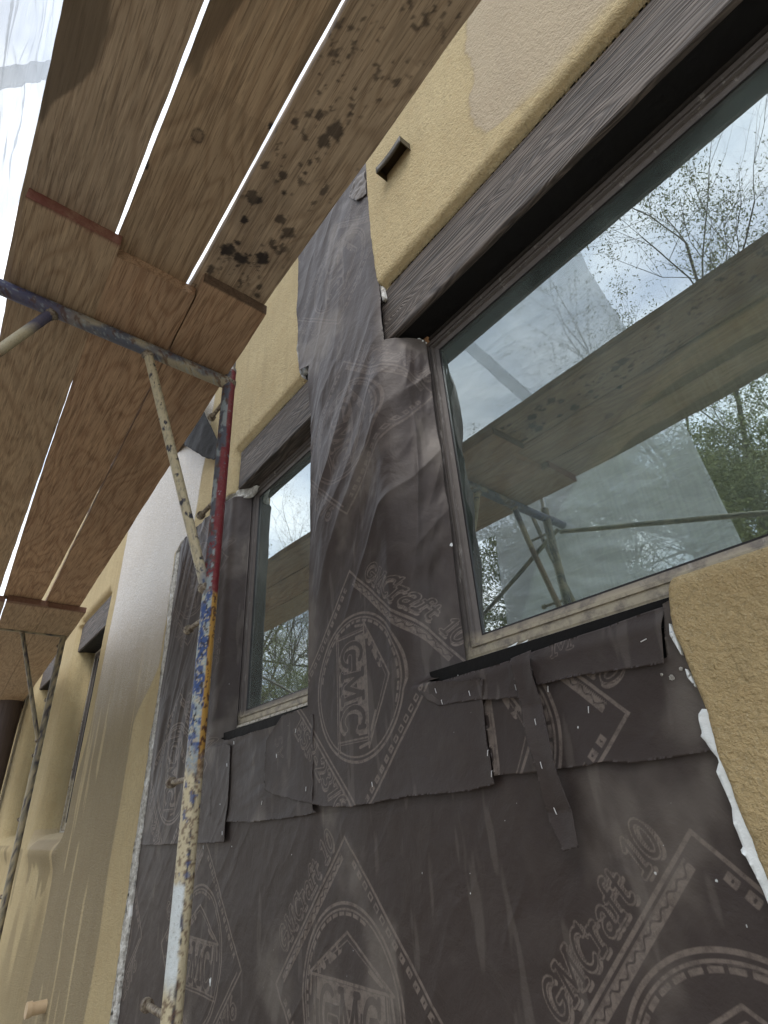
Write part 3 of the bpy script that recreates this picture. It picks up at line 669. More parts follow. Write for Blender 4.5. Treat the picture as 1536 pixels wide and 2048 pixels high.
def emblem(u,v,rich=1.0):
    """print of one emblem, u right, v up, metres"""
    D=.352; out_=np.full(u.shape,1.0); r=np.hypot(u,v); ang=np.arctan2(v,u)
    m=(np.abs(u)+np.abs(v))<D+.16
    if not m.any(): return out_
    x=u[m];y=v[m];r=r[m];ang=ang[m]; o=np.full(x.shape,1.0)
    dd=(np.abs(x)+np.abs(y)-D)/math.sqrt(2)            # distance to the diamond side
    along=(np.abs(x)-np.abs(y))/math.sqrt(2)
    o=np.minimum(o,np.abs(dd+.004)-.0034)
    UL=(x<0)&(y>=0); LL=(x<0)&(y<0); UR=(x>=0)&(y>=0); LR_=(x>=0)&(y<0)
    # upper left: filled rope band inside the rim
    wob=.0035*np.sin(along*230)+.002*np.sin(along*97)
    rope=np.maximum(np.abs(dd+.024)-.0085, -(np.abs(dd+.0215+wob)-.0018)); rope=np.minimum(rope,np.abs(dd+.0135)-.0012)
    o=np.where(UL,np.minimum(o,np.maximum(rope,np.abs(along)-.205)),o)
    o=np.where(LR_,np.minimum(o,np.maximum(np.abs(dd+.018)-.0030,np.abs(along)-.22)),o)
    # upper right and lower left: row of blocks
    ph=((along+10)%.030)-.015; blk=np.maximum(np.maximum(np.abs(ph)-.0095,np.abs(dd+.021)-.0075),np.abs(along)-.19)
    hole=np.maximum(np.abs(ph+.003*np.sin(along*400))-.0035,np.abs(dd+.021)-.0035); blk=np.maximum(blk,-hole)
    o=np.where(UR|LL,np.minimum(o,blk),o)
    # rings
    o=np.minimum(o,np.abs(r-.203)-.0036); o=np.minimum(o,np.abs(r-.1905)-.0024)
    pa=((ang*.180+10)%.030)-.015; dash=np.maximum(np.abs(pa)-.0115,np.abs(r-.181)-.0038)
    o=np.minimum(o,np.where((ang>math.radians(62))|(ang<math.radians(-100)),dash,1.0))
    # house roof
    A=(0.0,.144); B=(-.172,.046); Cc=(.172,.046)
    for (p,q) in ((A,B),(A,Cc),(B,Cc)): o=np.minimum(o,line_sd(x,y,p,q,.0030))
    A2=(0.0,.128);B2=(-.148,.053);C2=(.148,.053)
    for (p,q) in ((A2,B2),(A2,C2)): o=np.minimum(o,line_sd(x,y,p,q,.0014))
    tri=np.maximum(seg_d(x,y,(-.125,.058),(-.035,.108))-.010,-(vn(x*90,y*90,5)-.36)*.02); o=np.minimum(o,tri)
    o=np.minimum(o,seg_d(x,y,(.13,.058),(.085,.078))-.004)
    # letters reversed out of a panel under the roof
    T=text_sd(x+.128,y+.075,'GMC',.108,0.,.085,.84,.06)
    T2=text_sd(x+.120,y+.083,'GMC',.108,0.,.085,.84,.06)
    panel=np.maximum(np.abs(x)-.138,np.abs(y+.022)-.064)
    fillp=np.maximum(np.maximum(panel,-T+.0022),np.where(y>.0,-1.0,T2))
    o=np.minimum(o,np.maximum(fillp,-.02+0*x)); o=np.minimum(o,np.maximum(np.abs(T)-.0018,panel-.02))
    for sx in (-1,1):
        o=np.minimum(o,line_sd(x,y,(sx*.146,.046),(sx*.146,-.09),.0022)); o=np.minimum(o,line_sd(x,y,(sx*.153,.046),(sx*.153,-.09),.0012))
        o=np.minimum(o,seg_d(x,y,(sx*.162,.040),(sx*.168,.005))-.004)
    for yy in (-.088,-.097): o=np.minimum(o,line_sd(x,y,(-.172,yy),(.172,yy),.0022))
    # lettering outside the rim
    c=math.sqrt(.5)
    bx,by=-.292,.052; tx=(x-bx)*c+(y-by)*c; ty=-(x-bx)*c+(y-by)*c
    h=.056; st_=.372/text_len('GMCraft 10',h)
    o=np.minimum(o,outline_text(tx,ty-.022,'GMCraft 10',h,.0015,.20,.085,st_,(.09,-.15)))
    bx,by=.058,-.330; tx=(x-bx)*c+(y-by)*c; ty=-(x-bx)*c+(y-by)*c
    st_=.36/text_len('ESR-2376',h)
    o=np.minimum(o,outline_text(tx,ty+.028,'ESR-2376',h,.0015,.12,.085,st_))
    out_[m]=o; return out_
def ink_field(X,Z,upright=(),turned=(),words=()):
    o=np.full(X.shape,1.0)
    for cx,cz in upright: o=np.minimum(o,emblem(X-cx,Z-cz))
    for cx,cz in turned:               # turned a quarter clockwise
        o=np.minimum(o,emblem(-(Z-cz),X-cx))
    for (s,x,z,h,rot) in words:
        c,s_=math.cos(rot),math.sin(rot); u=(X-x)*c+(Z-z)*s_; v=-(X-x)*s_+(Z-z)*c
        o=np.minimum(o,np.abs(text_sd(u,v,s,h,.1,.06))-.0009)
    return o
def spots(X,Z,L):
    o=np.full(X.shape,1.0)
    for (x,z,r) in L:
        m=(np.abs(X-x)<.05)&(np.abs(Z-z)<.05)
        if m.any():
            a=np.arctan2(Z[m]-z,X[m]-x); rr=r*(1+.25*np.sin(a*3+x*50)+.15*np.sin(a*5+z*80)); o[m]=np.minimum(o[m],np.hypot(X[m]-x,(Z[m]-z)*.75)-rr)
    return o

# ------------------------------------------------------------------ wrinkles
def ridge(n,sharp=2.): return (1-np.abs(2*n-1))**sharp
def wr_low(X,Z):        # shared slow waves of the wall surface
    return -.010*fb(X*1.5,Z*1.3,50,3)
def rotc(X,Z,a): c,s=math.cos(a),math.sin(a); return X*c+Z*s,-X*s+Z*c
def crumple(X,Z,a,along,across,amp,seed,sharp=2.2):
    u,v=rotc(X,Z,a); wv=fb(u/along*.7,v/across*.35,seed+7,2)
    return -amp*ridge(fb(u/along+1.2*wv,v/across+.8*wv,seed,3),sharp)
def soft(X,Z,amp,seed,sc=7.): return -amp*fb(X*sc,Z*sc,seed,4)
SPA=[(-2.376,1.219),(-2.155,1.045),(-2.147,1.556),(-2.052,1.422),(-0.927,2.154),(-0.683,1.457),(-0.593,1.439),(-0.523,1.389),(-1.374,1.157),(-0.921,1.377),(-0.770,1.497),(-0.499,1.426),(-0.468,1.483),(-0.412,1.331),(-0.559,1.381),(-2.073,1.215),(-0.808,1.468),(-0.598,1.613),(-1.505,1.737),(-1.657,1.762),(-1.070,1.373),(-0.927,1.343),(-0.434,1.382)]
SR=[.012,.016,.004,.005,.009,.003,.002,.004,.002,.002,.003,.002,.002,.003,.002,.003,.002,.004,.002,.002,.003,.003,.004]
SPL=[(a,b,r*.45) for (a,b),r in zip(SPA,SR)]
SPL+=[(float(a),float(b),float(r)) for a,b,r in zip(RNG.uniform(-2.9,-.4,22),RNG.uniform(.7,2.6,22),RNG.uniform(.0006,.0014,22))]
def dustf(X,Z,s): return np.clip(sstep(.60,.80,fb(X*4.2,Z*3.1,s,5))*.9+sstep(.70,.78,fb(X*30,Z*5,s+3,3))*.35,0,1)
def paper(name,poly,yf,label,upright=(),turned=(),words=(),res=.0028,fold=None,seed=1,ragamp=.0015,thick=.0018,curl=.004,skip=()):
    def yy(X,Z,sd):
        lift=curl*np.exp(-sd/.018)*(.35+.9*fb(X*9,Z*9,seed+60,3))
        return yf(X,Z)-lift
    def at_(X,Z,sd): return {'ink':ink_field(X,Z,upright,turned,words),'dust':dustf(X,Z,seed+80),'spot':spots(X,Z,SPL)}
    o=sheet(name,rag(poly,.015,ragamp,seed,skip),res,yy,M['paper'],None,at_,thick,fold)
    return tag(o,label,'building paper','building paper sheets stapled to the wall')
EMB=[(-1.368+.918*k,1.098) for k in (-2,-1,0,1)]
def y9(X,Z): return wr_low(X,Z)+soft(X,Z,.006,70,5)+crumple(X,Z,.9,.5,.10,.0022,71,3)-.006*np.exp(-((Z-1.54)/.10)**2)*(.3+fb(X*4,Z*2,72,3))
paper('building_paper',[(-3.185,.55),(-3.185,1.66),(-1.6,1.66),(-.335,1.62),(-.30,1.40),(-.28,.85)],y9,'lowest and widest dark paper sheet with three large printed emblems below both windows',EMB,res=.0026,seed=1,thick=0.)
YC=lambda X,Z: y9(X,Z)
# left sheet beside the narrow window, turned into its jamb
def path_fold(pts,zf=(1.762,1.800)):
    """map flat x onto a polyline path (x,y) with rounded corner; pts: list of (s,x,y)"""
    s=np.array([p[0] for p in pts]);xp=np.array([p[1] for p in pts]);yp_=np.array([p[2] for p in pts])
    def f(X,Y,Z):
        x=np.interp(X,s,xp); yb=np.interp(X,s,yp_)
        # normal of the path
        dx=np.interp(X+.004,s,xp)-np.interp(X-.004,s,xp); dy=np.interp(X+.004,s,yp_)-np.interp(X-.004,s,yp_)
        L=np.hypot(dx,dy)+1e-9; nx_,ny_=-dy/L,dx/L      # for a flat run (1,0) the normal is (0,1)
        k=sstep(zf[0],zf[1],Z); return X*(1-k)+k*(x+nx_*Y), Y*(1-k)+k*(yb+ny_*Y)
    return f
def corner(x0,x1,y1,r=.03,n=8):
    """flat until x0-r, rounds, then runs to (x1,y1); returns table (s,x,y)"""
    L=math.hypot(x1-x0,y1); ux,uy=(x1-x0)/L,y1/L
    t=[(-9,-9,0),(x0-r,x0-r,0)]; s=x0-r; px,py=x0-r,0
    for i in range(1,n+1):
        k=i/n; a=(1-k)**2; b_=2*k*(1-k); c=k*k; x=a*(x0-r)+b_*x0+c*(x0+ux*r); y=c*uy*r
        s+=math.hypot(x-px,y-py); px,py=x,y; t.append((s,x,y))
    s2=s+math.hypot(x1-px,y1-py); t.append((s2,x1,y1)); t.append((s2+1,x1+ux,y1+uy)); return t,s2
tabL,sL=corner(-2.288,-2.262,.07,.022)
def yL(X,Z):
    env=sstep(1.35,2.1,Z)
    k=sstep(-3.16,-2.85,X); return (wr_low(X,Z)-.004)*(.3+.7*k)-.012*k+k*crumple(X,Z,1.25,.9,.12,.024,90,1.2)*env*sstep(-2.30,-2.42,X)+k*crumple(X,Z,1.0,.35,.08,.0035,91,1.5)+soft(X,Z,.004,92,8)
LSW=rag([(-2.296,1.80),(-2.31,1.74),(-2.335,1.50),(-2.335,1.44),(-2.6,1.43),(-3.185,1.425)],.02,.004,33)
paper('building_paper',[(-3.185,2.975),(-2.8,2.965),(-2.35,2.955),(sL,2.955),(sL,1.80),(-2.296,1.80),(-2.16,1.768),(-2.09,1.75),(-2.075,1.60),(-2.085,1.435),(-2.6,1.43),(-3.185,1.425)],yL,
  'tall dark paper sheet left of the narrow window, folded into its jamb',(),[(-2.645,1.705),(-2.645,2.62)],[('MSYM',-2.31,1.45,.055,math.radians(90)),('SM',-2.30,2.1,.07,math.radians(90))],fold=path_fold(tabL),seed=4,skip=(2,3,4))
# strip under the narrow window
LWp=[(-2.130,1.772),(-1.985,1.776),(-1.759,1.771),(-1.589,1.777)]
y3=lambda X,Z: wr_low(X,Z)-.010+soft(X,Z,.008,100,6)-.010*sstep(1.66,1.755,Z)*0+crumple(X,Z,.2,.4,.09,.004,101,2.2)
paper('building_paper',[(-2.27,1.775),(-1.50,1.775),(-1.50,1.515)]+[(-1.480,1.506),(-1.617,1.498),(-1.874,1.492),(-2.124,1.500)]+[(-2.222,1.51)],y3,'dark paper strip directly below the narrow window sill',seed=6,ragamp=.003,curl=.006)
# tall central sheet between the windows, folded into the jamb of the wide window
tabC,sC=corner(-1.052,-.978,.112,.036)
foldC=path_fold(tabC)
def yC(X,Z):
    up=sstep(1.75,2.3,Z); lefte=sstep(-1.53,-1.40,X)
    drape=crumple(X,Z,math.radians(50),.9,.17,.030,110,1.2)*sstep(1.9,2.35,Z)*sstep(3.35,2.75,Z)*lefte
    small=crumple(X,Z,math.radians(68),.35,.065,.0042,112,1.3)*up*sstep(3.7,3.0,Z)
    top=crumple(X,Z,math.radians(72),.9,.20,.012,113,1.2)*sstep(2.9,3.2,Z)
    vert=crumple(X,Z,math.radians(86),1.2,.09,.012,114,1.4)*sstep(-1.18,-1.05,X)*sstep(1.75,1.95,Z)*sstep(3.0,2.85,Z)
    return wr_low(X,Z)-.019+drape+small+top+vert+soft(X,Z,.005,115,7)*(.3+.7*lefte)
CB=[(-0.807,1.531),(-0.878,1.525),(-0.969,1.525),(-1.070,1.526),(-1.183,1.520),(-1.310,1.514),(-1.441,1.520),(-1.589,1.542),(-1.744,1.567),(-1.796,1.584)]
CT=[(-1.784,1.779),(-1.692,1.799),(-1.589,1.814)]
cpoly=[(-1.520,3.0),(-1.528,3.0),(-1.532,3.262),(-1.62,3.30),(-1.66,3.75),(-1.66,4.30),(-1.03,4.30),(-1.045,3.6),(-1.052,3.26),(-1.052,2.985),(-1.0,2.985),(sC,2.975),(sC,1.80),(-1.0,1.775),(-.90,1.755),(-.80,1.74)]+[(-0.808,1.692),(-0.811,1.607)]+CB+[(-1.80,1.735)]+CT[1:2]+[(-1.530,1.80)]
cp2=[(-1.520,2.99)]+cpoly[1:]
paper('building_paper',cp2,yC,'tall wrinkled central paper sheet with printed emblems between the two near windows',(),[(-1.268,1.820),(-1.262,2.715),(-1.30,3.66)],[('SY',-1.745,1.735,.05,math.radians(-80))],fold=foldC,seed=8,ragamp=.0022,curl=.005,skip=(0,1,9,10,11,12))
# right-hand pieces below the wide window
yK=lambda X,Z: y9(X,Z)-.004+soft(X,Z,.003,120,7)+crumple(X,Z,.5,.4,.12,.002,121,2.5)
paper('building_paper',[(-0.820,1.701),(-0.704,1.696),(-0.651,1.709),(-0.402,1.696),(-0.382,1.784)]+[(-.36,1.79),(-.35,1.60)]+[(-0.373,1.551),(-0.406,1.549),(-0.454,1.545),(-0.508,1.544),(-0.567,1.551),(-0.635,1.548),(-0.740,1.546),(-0.810,1.548)],yK,
  'dark paper piece with half an emblem left of the right-hand stucco edge',(),[(-.842,1.622)],seed=10,ragamp=.0025,res=.003)
yS=lambda X,Z: y9(X,Z)-.014+soft(X,Z,.004,130,9)+.020*sstep(1.745,1.785,Z)
paper('building_paper',[(-1.022,1.763),(-0.928,1.764),(-0.830,1.764),(-0.701,1.764),(-0.702,1.684),(-0.772,1.691),(-0.843,1.703),(-0.946,1.706),(-0.983,1.727)],yS,'narrow paper strip left of the hanging band, under the wide window',seed=12,curl=.007,ragamp=.002,res=.003)
yT=lambda X,Z: y9(X,Z)-.011+soft(X,Z,.005,140,9)+.018*sstep(1.745,1.79,Z)
paper('building_paper',[(-0.674,1.769),(-0.586,1.774),(-0.496,1.778),(-0.382,1.783),(-0.395,1.745),(-0.407,1.687),(-0.481,1.693),(-0.561,1.700),(-0.662,1.701),(-0.669,1.734)],yT,'narrow paper strip with curled lower edge right of the hanging band',(),(),[('M',-.62,1.745,.05,0.2)],seed=14,curl=.006,ragamp=.0015,res=.003)
yB=lambda X,Z: y9(X,Z)-.021-.008*np.abs(np.sin(Z*17))+soft(X,Z,.004,150,9)+.02*sstep(1.745,1.79,Z)
paper('building_paper',[(-0.710,1.764),(-0.660,1.770),(-0.658,1.687),(-0.649,1.625),(-0.643,1.553),(-0.633,1.479),(-0.631,1.426),(-0.663,1.419),(-0.682,1.461),(-0.688,1.506),(-0.684,1.548),(-0.699,1.613),(-0.705,1.691)],yB,'narrow hanging paper band dangling below the wide window',seed=16,curl=.006,ragamp=.001,res=.0026)
# torn scrap hanging from above, seen beyond the scaffold post
def yscr(X,Z): return -.05-.05*np.sin((X+3.2)*5)-.03*fb(X*6,Z*4,5,3)
scr=[(-3.473,3.899),(-3.126,3.797),(-2.976,3.685),(-2.811,3.538),(-2.664,3.414),(-2.541,3.321),(-2.473,3.355),(-2.591,3.574),(-2.723,3.813),(-2.971,4.128),(-3.450,4.425),(-3.844,4.278)]
o=sheet('paper_scrap',rag(scr,.02,.006,5),.01,lambda X,Z,sd:yscr(X,Z),M['felt'],None,None,.003); tag(o,'torn black felt scrap hanging high beyond the scaffold post','felt scrap')
# dark flap and hole near the top of the central sheet
o=sheet('paper_scrap',rag([(-1.149,4.134),(-1.059,4.116),(-1.061,3.931),(-1.121,3.950),(-1.186,4.069)],.008,.003,3),.004,lambda X,Z,sd:-.03-.02*fb(X*20,Z*20,3,3),M['paper'],None,lambda X,Z,sd:{'ink':0*X+1,'dust':0*X+.8,'spot':0*X+1},.002)
tag(o,'small torn paper flap by the upper stucco edge','paper scrap')
o=sheet('torn_hole',rag([(-1.339,4.074),(-1.268,4.118),(-1.178,4.066),(-1.157,3.998),(-1.248,3.989),(-1.304,3.934)],.008,.002,4),.004,lambda X,Z,sd:-.032+0*X,M['felt'],None,None,.002)  # black felt laid over the paper to look like a dark hole
o.name='paper_scrap'; tag(o,'black felt patch standing for a torn hole at the top of the central sheet','felt scrap')

# staples
stp=[(-0.831,-0.030,1.714),(-0.936,-0.030,1.739),(-0.705,-0.030,1.703),(-0.919,-0.030,1.710),(-0.657,-0.030,1.481),(-0.663,-0.030,1.630),(-0.799,-0.030,1.590),(-0.796,-0.030,1.551),(-0.424,-0.030,1.729),(-1.196,-0.030,1.559),(-1.513,-0.030,1.568),(-1.698,-0.030,1.675),(-2.036,-0.030,1.754),(-2.075,-0.030,1.682),(-2.067,-0.030,1.464),(-1.787,-0.030,1.545),(-0.953,-0.030,1.739),(-1.581,-0.030,1.736),(-0.560,-0.030,1.637),(-0.637,-0.030,1.688),(-1.459,-0.030,1.568),(-2.263,-0.030,1.420),(-0.662,-0.030,1.555),(-0.898,-0.030,1.766)]
SL=['in the strip left of the hanging band','at the left tip of the strip under the wide window','where the strip meets the hanging band','just under the torn notch left of the strip','near the lower end of the hanging band','in the middle of the hanging band','on the right edge of the central sheet, upper one','on the right edge of the central sheet, lowest one','lying level on the strip by the right-hand stucco','at the bottom point of the central emblem','below the letters on the central sheet','left of the central sheet letters','at the upper corner of the left sheet tail','on the seam of the left sheet tail','at the lower corner of the left sheet tail','in the strip below the narrow window','on the flap left of the round emblem','beside the half emblem right of the band','where the hanging band crosses the strip edge','behind the post on the left sheet hem','where the hanging band leaves the half emblem','above the left tip of the strip']
stp=[p for i,p in enumerate(stp) if i not in (16,20)]
bpy.context.view_layer.update(); dg=bpy.context.evaluated_depsgraph_get()
for i,(x,y,z) in enumerate(stp):
    x*=.97/.94*.985; z=1.5+(z-1.5)*.97/.94*.985
    hit=S.ray_cast(dg,Vector((x,-.2,z)),Vector((0,1,0))); y=(hit[1].y if hit[0] else 0)-.0009
    a=random.uniform(-.35,.35); dx,dz=math.sin(a)*.0055,math.cos(a)*.0055
    if i==8: dx,dz=.0055,.0012
    o=tubes('staple',[([(x-dx,y+.003,z-dz),(x-dx,y,z-dz),(x+dx,y,z+dz),(x+dx,y+.003,z+dz)],.0009)],M['staple'],None,6)
    tag(o,'small steel staple '+SL[i],'staple','staples in the building paper')
CRL=['largest grey stucco crumb caught below the curled paper strip','small pale stucco crumb nearest the right-hand stucco edge','tiny dark stucco crumb left of the larger crumbs']
for i,(x,z,rr) in enumerate(((-.405,1.664,.0042),(-.386,1.674,.003),(-.420,1.672,.0024))):
    hit=S.ray_cast(dg,Vector((x,-.2,z)),Vector((0,1,0))); y=(hit[1].y if hit[0] else 0)-rr*.5
    V=[];F=[]; nn=7
    for a in range(nn):
        for b_ in range(nn*2):
            th=math.pi*a/(nn-1); ph=math.pi*b_/nn; q=rr*(.75+.5*random.random()); V.append((x+q*math.sin(th)*math.cos(ph),y+q*math.sin(th)*math.sin(ph)*.7,z+q*math.cos(th)))
    for a in range(nn-1):
        for b_ in range(nn*2): F.append((a*nn*2+b_,a*nn*2+(b_+1)%(nn*2),(a+1)*nn*2+(b_+1)%(nn*2),(a+1)*nn*2+b_))
    tag(mesh_obj('stucco_crumb',V,F,M['edge'],None,False),CRL[i],'debris','stucco crumbs on the paper')

# ------------------------------------------------------------------ scupper on the upper wall
sc=empty('scupper',(-.87,-.05,3.86),'short brown metal scupper sticking out of the upper stucco wall','scupper')
SCP=[(-0.989,-0.040,3.963),(-0.917,-0.040,3.792),(-0.757,-0.040,3.798),(-0.799,-0.040,3.938)]
def scup():
    x0,x1=-.918,-.765; z0=3.822; yo=-.096; V=[];F=[];n=14
    for i in range(n+1):
        k=i/n; x=x0+(x1-x0)*k; sag=.012*math.sin(k*math.pi)
        for (y,z) in ((-.034,z0+.045),(yo,z0+.040-sag),(yo+.002+sag*.6,z0)): V.append((x,y,z))
    for i in range(n):
        for k in range(2): F.append((3*i+k,3*i+k+1,3*i+3+k+1,3*i+3+k))
    o=mesh_obj('chute',V,F,M['scupper'],sc,True); q=o.modifiers.new('s','SOLIDIFY'); q.thickness=.003
    for xx,nm in ((x0,'side'),(x1,'side')):
        o=mesh_obj('side_plate',[(xx,-.034,z0),(xx,-.034,z0+.045),(xx,yo,z0+.040),(xx,yo,z0)],[(0,1,2,3)],M['scupper'],sc,False); q=o.modifiers.new('s','SOLIDIFY'); q.thickness=.003
scup()

# ------------------------------------------------------------------ scaffold
def pcol(P,kind,seed=0):
    """chipped paint colours per vertex; P is (n,3)"""
    x,y,z=P[:,0],P[:,1],P[:,2]; s=(x*.7+y*.9)
    n1=fb(s*70+seed,z*60,seed,5); n2=fb(s*160,z*150,seed+5,3); n3=fb(s*45,z*22,seed+9,5); n4=fb(s*200,z*90,seed+12,3)
    cream=np.array([.52,.46,.31]); blue=np.array([.025,.065,.21]); steel=np.array([.075,.085,.115]); rust=np.array([.085,.035,.018]); red=np.array([.17,.016,.024]); yel=np.array([.42,.24,.05]); pale=np.array([.62,.68,.70]); dk=np.array([.015,.014,.022]); lb=np.array([.30,.36,.38])
    def mixm(c,t,m): return c*(1-m[:,None])+t*m[:,None]
    n=len(x)
    if kind=='post':
        side=(x+1.49-.012*(1-z/2.985))*.37+(y+.41-.035*(1-z/2.985))*.93    # across the post, seen from below right
        c=np.tile(cream,(n,1))
        top=sstep(2.085,2.105,z+.03*(n1-.5)); mid=sstep(1.60,1.70,z+.16*(n3-.5))*(1-top)
        colb=np.tile(steel,(n,1)); colb=mixm(colb,rust,sstep(.56,.60,n1)*.8); colb=mixm(colb,lb,sstep(.60,.64,n3)*.75); colb=mixm(colb,red,sstep(.62,.64,n2)*(z<2.35))
        c=mixm(c,np.tile(blue,(n,1)),mid); c=mixm(c,np.tile(lb,(n,1)),mid*sstep(.50,.58,n1*.5+n3*.5)); c=mixm(c,cream,mid*sstep(.60,.64,n2)*.7); c=mixm(c,dk,mid*sstep(.66,.68,n4))
        c=mixm(c,colb,top)
        rs=sstep(.004,.007,side+.010*(n3-.5)-.012*sstep(2.62,2.60,z)*-1*0+np.where((z<2.62)&(z>2.30),.012,0))
        c=mixm(c,red,rs*top*(1-sstep(.72,.75,n2)*.8))
        ys_=sstep(.006,.008,side+.006*(n1-.5)); c=mixm(c,yel,ys_*mid); c=mixm(c,rust,ys_*mid*sstep(.55,.58,n4))
        low=1-np.clip(top+mid,0,1)
        seam=np.exp(-((side-.004-.010*(n3-.5))/.0030)**2)
        c=mixm(c,dk*1.3,low*np.clip(seam*sstep(.44,.58,n1)*1.2,0,1)); c=mixm(c,rust,low*sstep(.60,.63,n2)*.7); c=mixm(c,blue,low*sstep(.66,.69,n1)*sstep(1.2,1.5,z)*.8)
        wh=low*sstep(1.385,1.375,z+.02*(n1-.5))*sstep(1.16,1.22,z+.06*(n3-.5))*sstep(.004,.000,side+.010*(n1-.5)); c=mixm(c,pale,wh)
        return c
    if kind=='bar':
        c=np.tile(steel*1.25,(n,1)); k=fb(y*7+3,z*4,seed+2,3); c=mixm(c,cream*.8,sstep(.50,.62,fb(y*5,z*9+x*9,seed+4,4))*.8); c=mixm(c,np.array([.045,.05,.13]),sstep(-.85,-1.0,y)*.9); c=mixm(c,rust,sstep(.62,.66,n1)*.7); c=mixm(c,lb,sstep(.66,.70,n2)*.5); return c
    if kind=='brace':
        c=np.tile(cream,(n,1)); c=mixm(c,dk*2,sstep(.66,.70,n1)); c=mixm(c,np.array([.06,.10,.20]),sstep(2.20,2.10,z+.1*(n3-.5))*.75); c=mixm(c,steel,sstep(.60,.66,n4)*.4); return c
    if kind=='brace2':
        c=np.tile(cream*.9,(n,1)); c=mixm(c,np.array([.07,.07,.13]),sstep(2.78,2.84,z+.03*(n1-.5))); c=mixm(c,rust*1.8,sstep(2.70,2.66,z+.05*(n1-.5))*.8); return c
    c=np.tile(np.array([.30,.26,.17]),(n,1)); c=mixm(c,np.array([.16,.15,.11]),sstep(.45,.6,n1)); c=mixm(c,dk*2,sstep(.62,.66,n2)); return c
def painted_tube(name,p0,p1,r,kind,parent,seed=0,seg=40,step=.004):
    p0=Vector(p0);p1=Vector(p1); L=(p1-p0).length; n=max(2,int(L/step)); pts=[tuple(p0.lerp(p1,i/n)) for i in range(n+1)]
    V,F=tube_vf(pts,r,seg); V=np.array(V); F4=np.array(F[:-2])
    c=pcol(V,kind,seed)
    o=mesh_obj(name,V,F4,M['pipe'],parent,True,None,c); return o
PX=-1.49
def frame(x,yi,yo,detail=True,label='',seed=0,post='post'):
    fr=empty('scaffolding',(x,yi,0),label,'scaffold frame','scaffolding end frames along the wall')
    st=.004 if detail else .03; sg=40 if detail else 12; ks=(post,'bar','brace','brace2') if detail else ('old',)*4
    painted_tube('post',(x+.012,yi+.035,0.0),(x,yi,2.985),.0225,ks[0],fr,seed,sg,st)
    painted_tube('post',(x,yo,0.0),(x,yo,2.985),.0225,'old',fr,seed+1,16,.03)
    painted_tube('crossbar',(x,yi,2.922),(x,yo-.30 if detail else yo,2.922),.0235,ks[1],fr,seed+2,sg,st)
    painted_tube('brace',(x,yi-.29,2.905),(x,yi,2.10),.0150,ks[2],fr,seed+3,sg,st)
    painted_tube('brace',(x,yo+.30,2.905),(x,yo,2.16),.0150,ks[3],fr,seed+4,sg,st)
    painted_tube('crossbar',(x,yi,1.10-.55),(x,yo,1.10-.55),.0175,'old',fr,seed+2,16,.03)
    for (yw,zw) in ((yi,2.922),(yi-.29,2.900),(yi-.006,2.112),(yo+.30,2.900)):
        V=[];F=[];
        for a in range(9):
            for b_ in range(14):
                th=math.pi*a/8; ph=2*math.pi*b_/14; q=.026*(1+.12*math.sin(ph*5+th*3)) if zw>2.91 else .019*(1+.12*math.sin(ph*5+th*3)); V.append((x+q*math.sin(th)*math.cos(ph),yw+(q*1.05)*math.sin(th)*math.sin(ph),zw+q*math.cos(th)))
        for a in range(8):
            for b_ in range(14): F.append((a*14+b_,a*14+(b_+1)%14,(a+1)*14+(b_+1)%14,(a+1)*14+b_))
        mesh_obj('weld_bead',V,F,M['peg'],fr,True)
    for yy,pz in ((yi,(2.86,2.43,2.025,1.60,1.14)),(yo,(2.83,2.43,2.02,1.6,1.14))):
        for z in pz:
            o=tubes('peg',[([(x+.01*(1-z/3),yy+.03*(1-z/3)*(yy==yi),z),(x-.17+.03,yy+.03*(1-z/3)*(yy==yi),z+.0)],.0075),([(x-.135,yy+.03*(1-z/3)*(yy==yi),z),(x-.150,yy+.03*(1-z/3)*(yy==yi),z)],.014)],M['peg'],fr,14)
    o=tubes('coupling_pin',[([(x,yi,2.985),(x,yi,3.075)],.0185),([(x,yi,2.978),(x,yi,2.990)],.0238)],M['galv'],fr)
    tubes('coupling_pin',[([(x,yo,2.985),(x,yo,3.075)],.0185)],M['galv'],fr)
    return fr
frame(PX,-.41,-1.29,True,'nearest scaffold frame with its red, blue and cream chipped post',3)
frame(-5.0,-.245,-1.12,False,'second scaffold frame with faded grey cream posts by the far windows',20)
# cross braces on the outer face
def cross(p0,p1,label):
    o=painted_tube('cross_brace',p0,p1,.0125,'old',None,9,12,.04); tag(o,label,'cross brace','outer scaffold cross braces'); return o
cross((-1.44,-1.315,2.82),(1.56,-1.315,1.80),'grey cross brace sloping down right from the nearest frame')
cross((-1.45,-1.315,2.84),(-4.99,-1.16,.95),'grey cross brace sloping down left from the nearest frame')
cross((-1.46,-1.335,1.14),(-4.99,-1.18,2.83),'grey cross brace rising left towards the second frame')
cross((-1.62,-1.36,3.02),(-1.40,-1.36,2.0),'steep grey tube beside the outer post of the nearest frame')

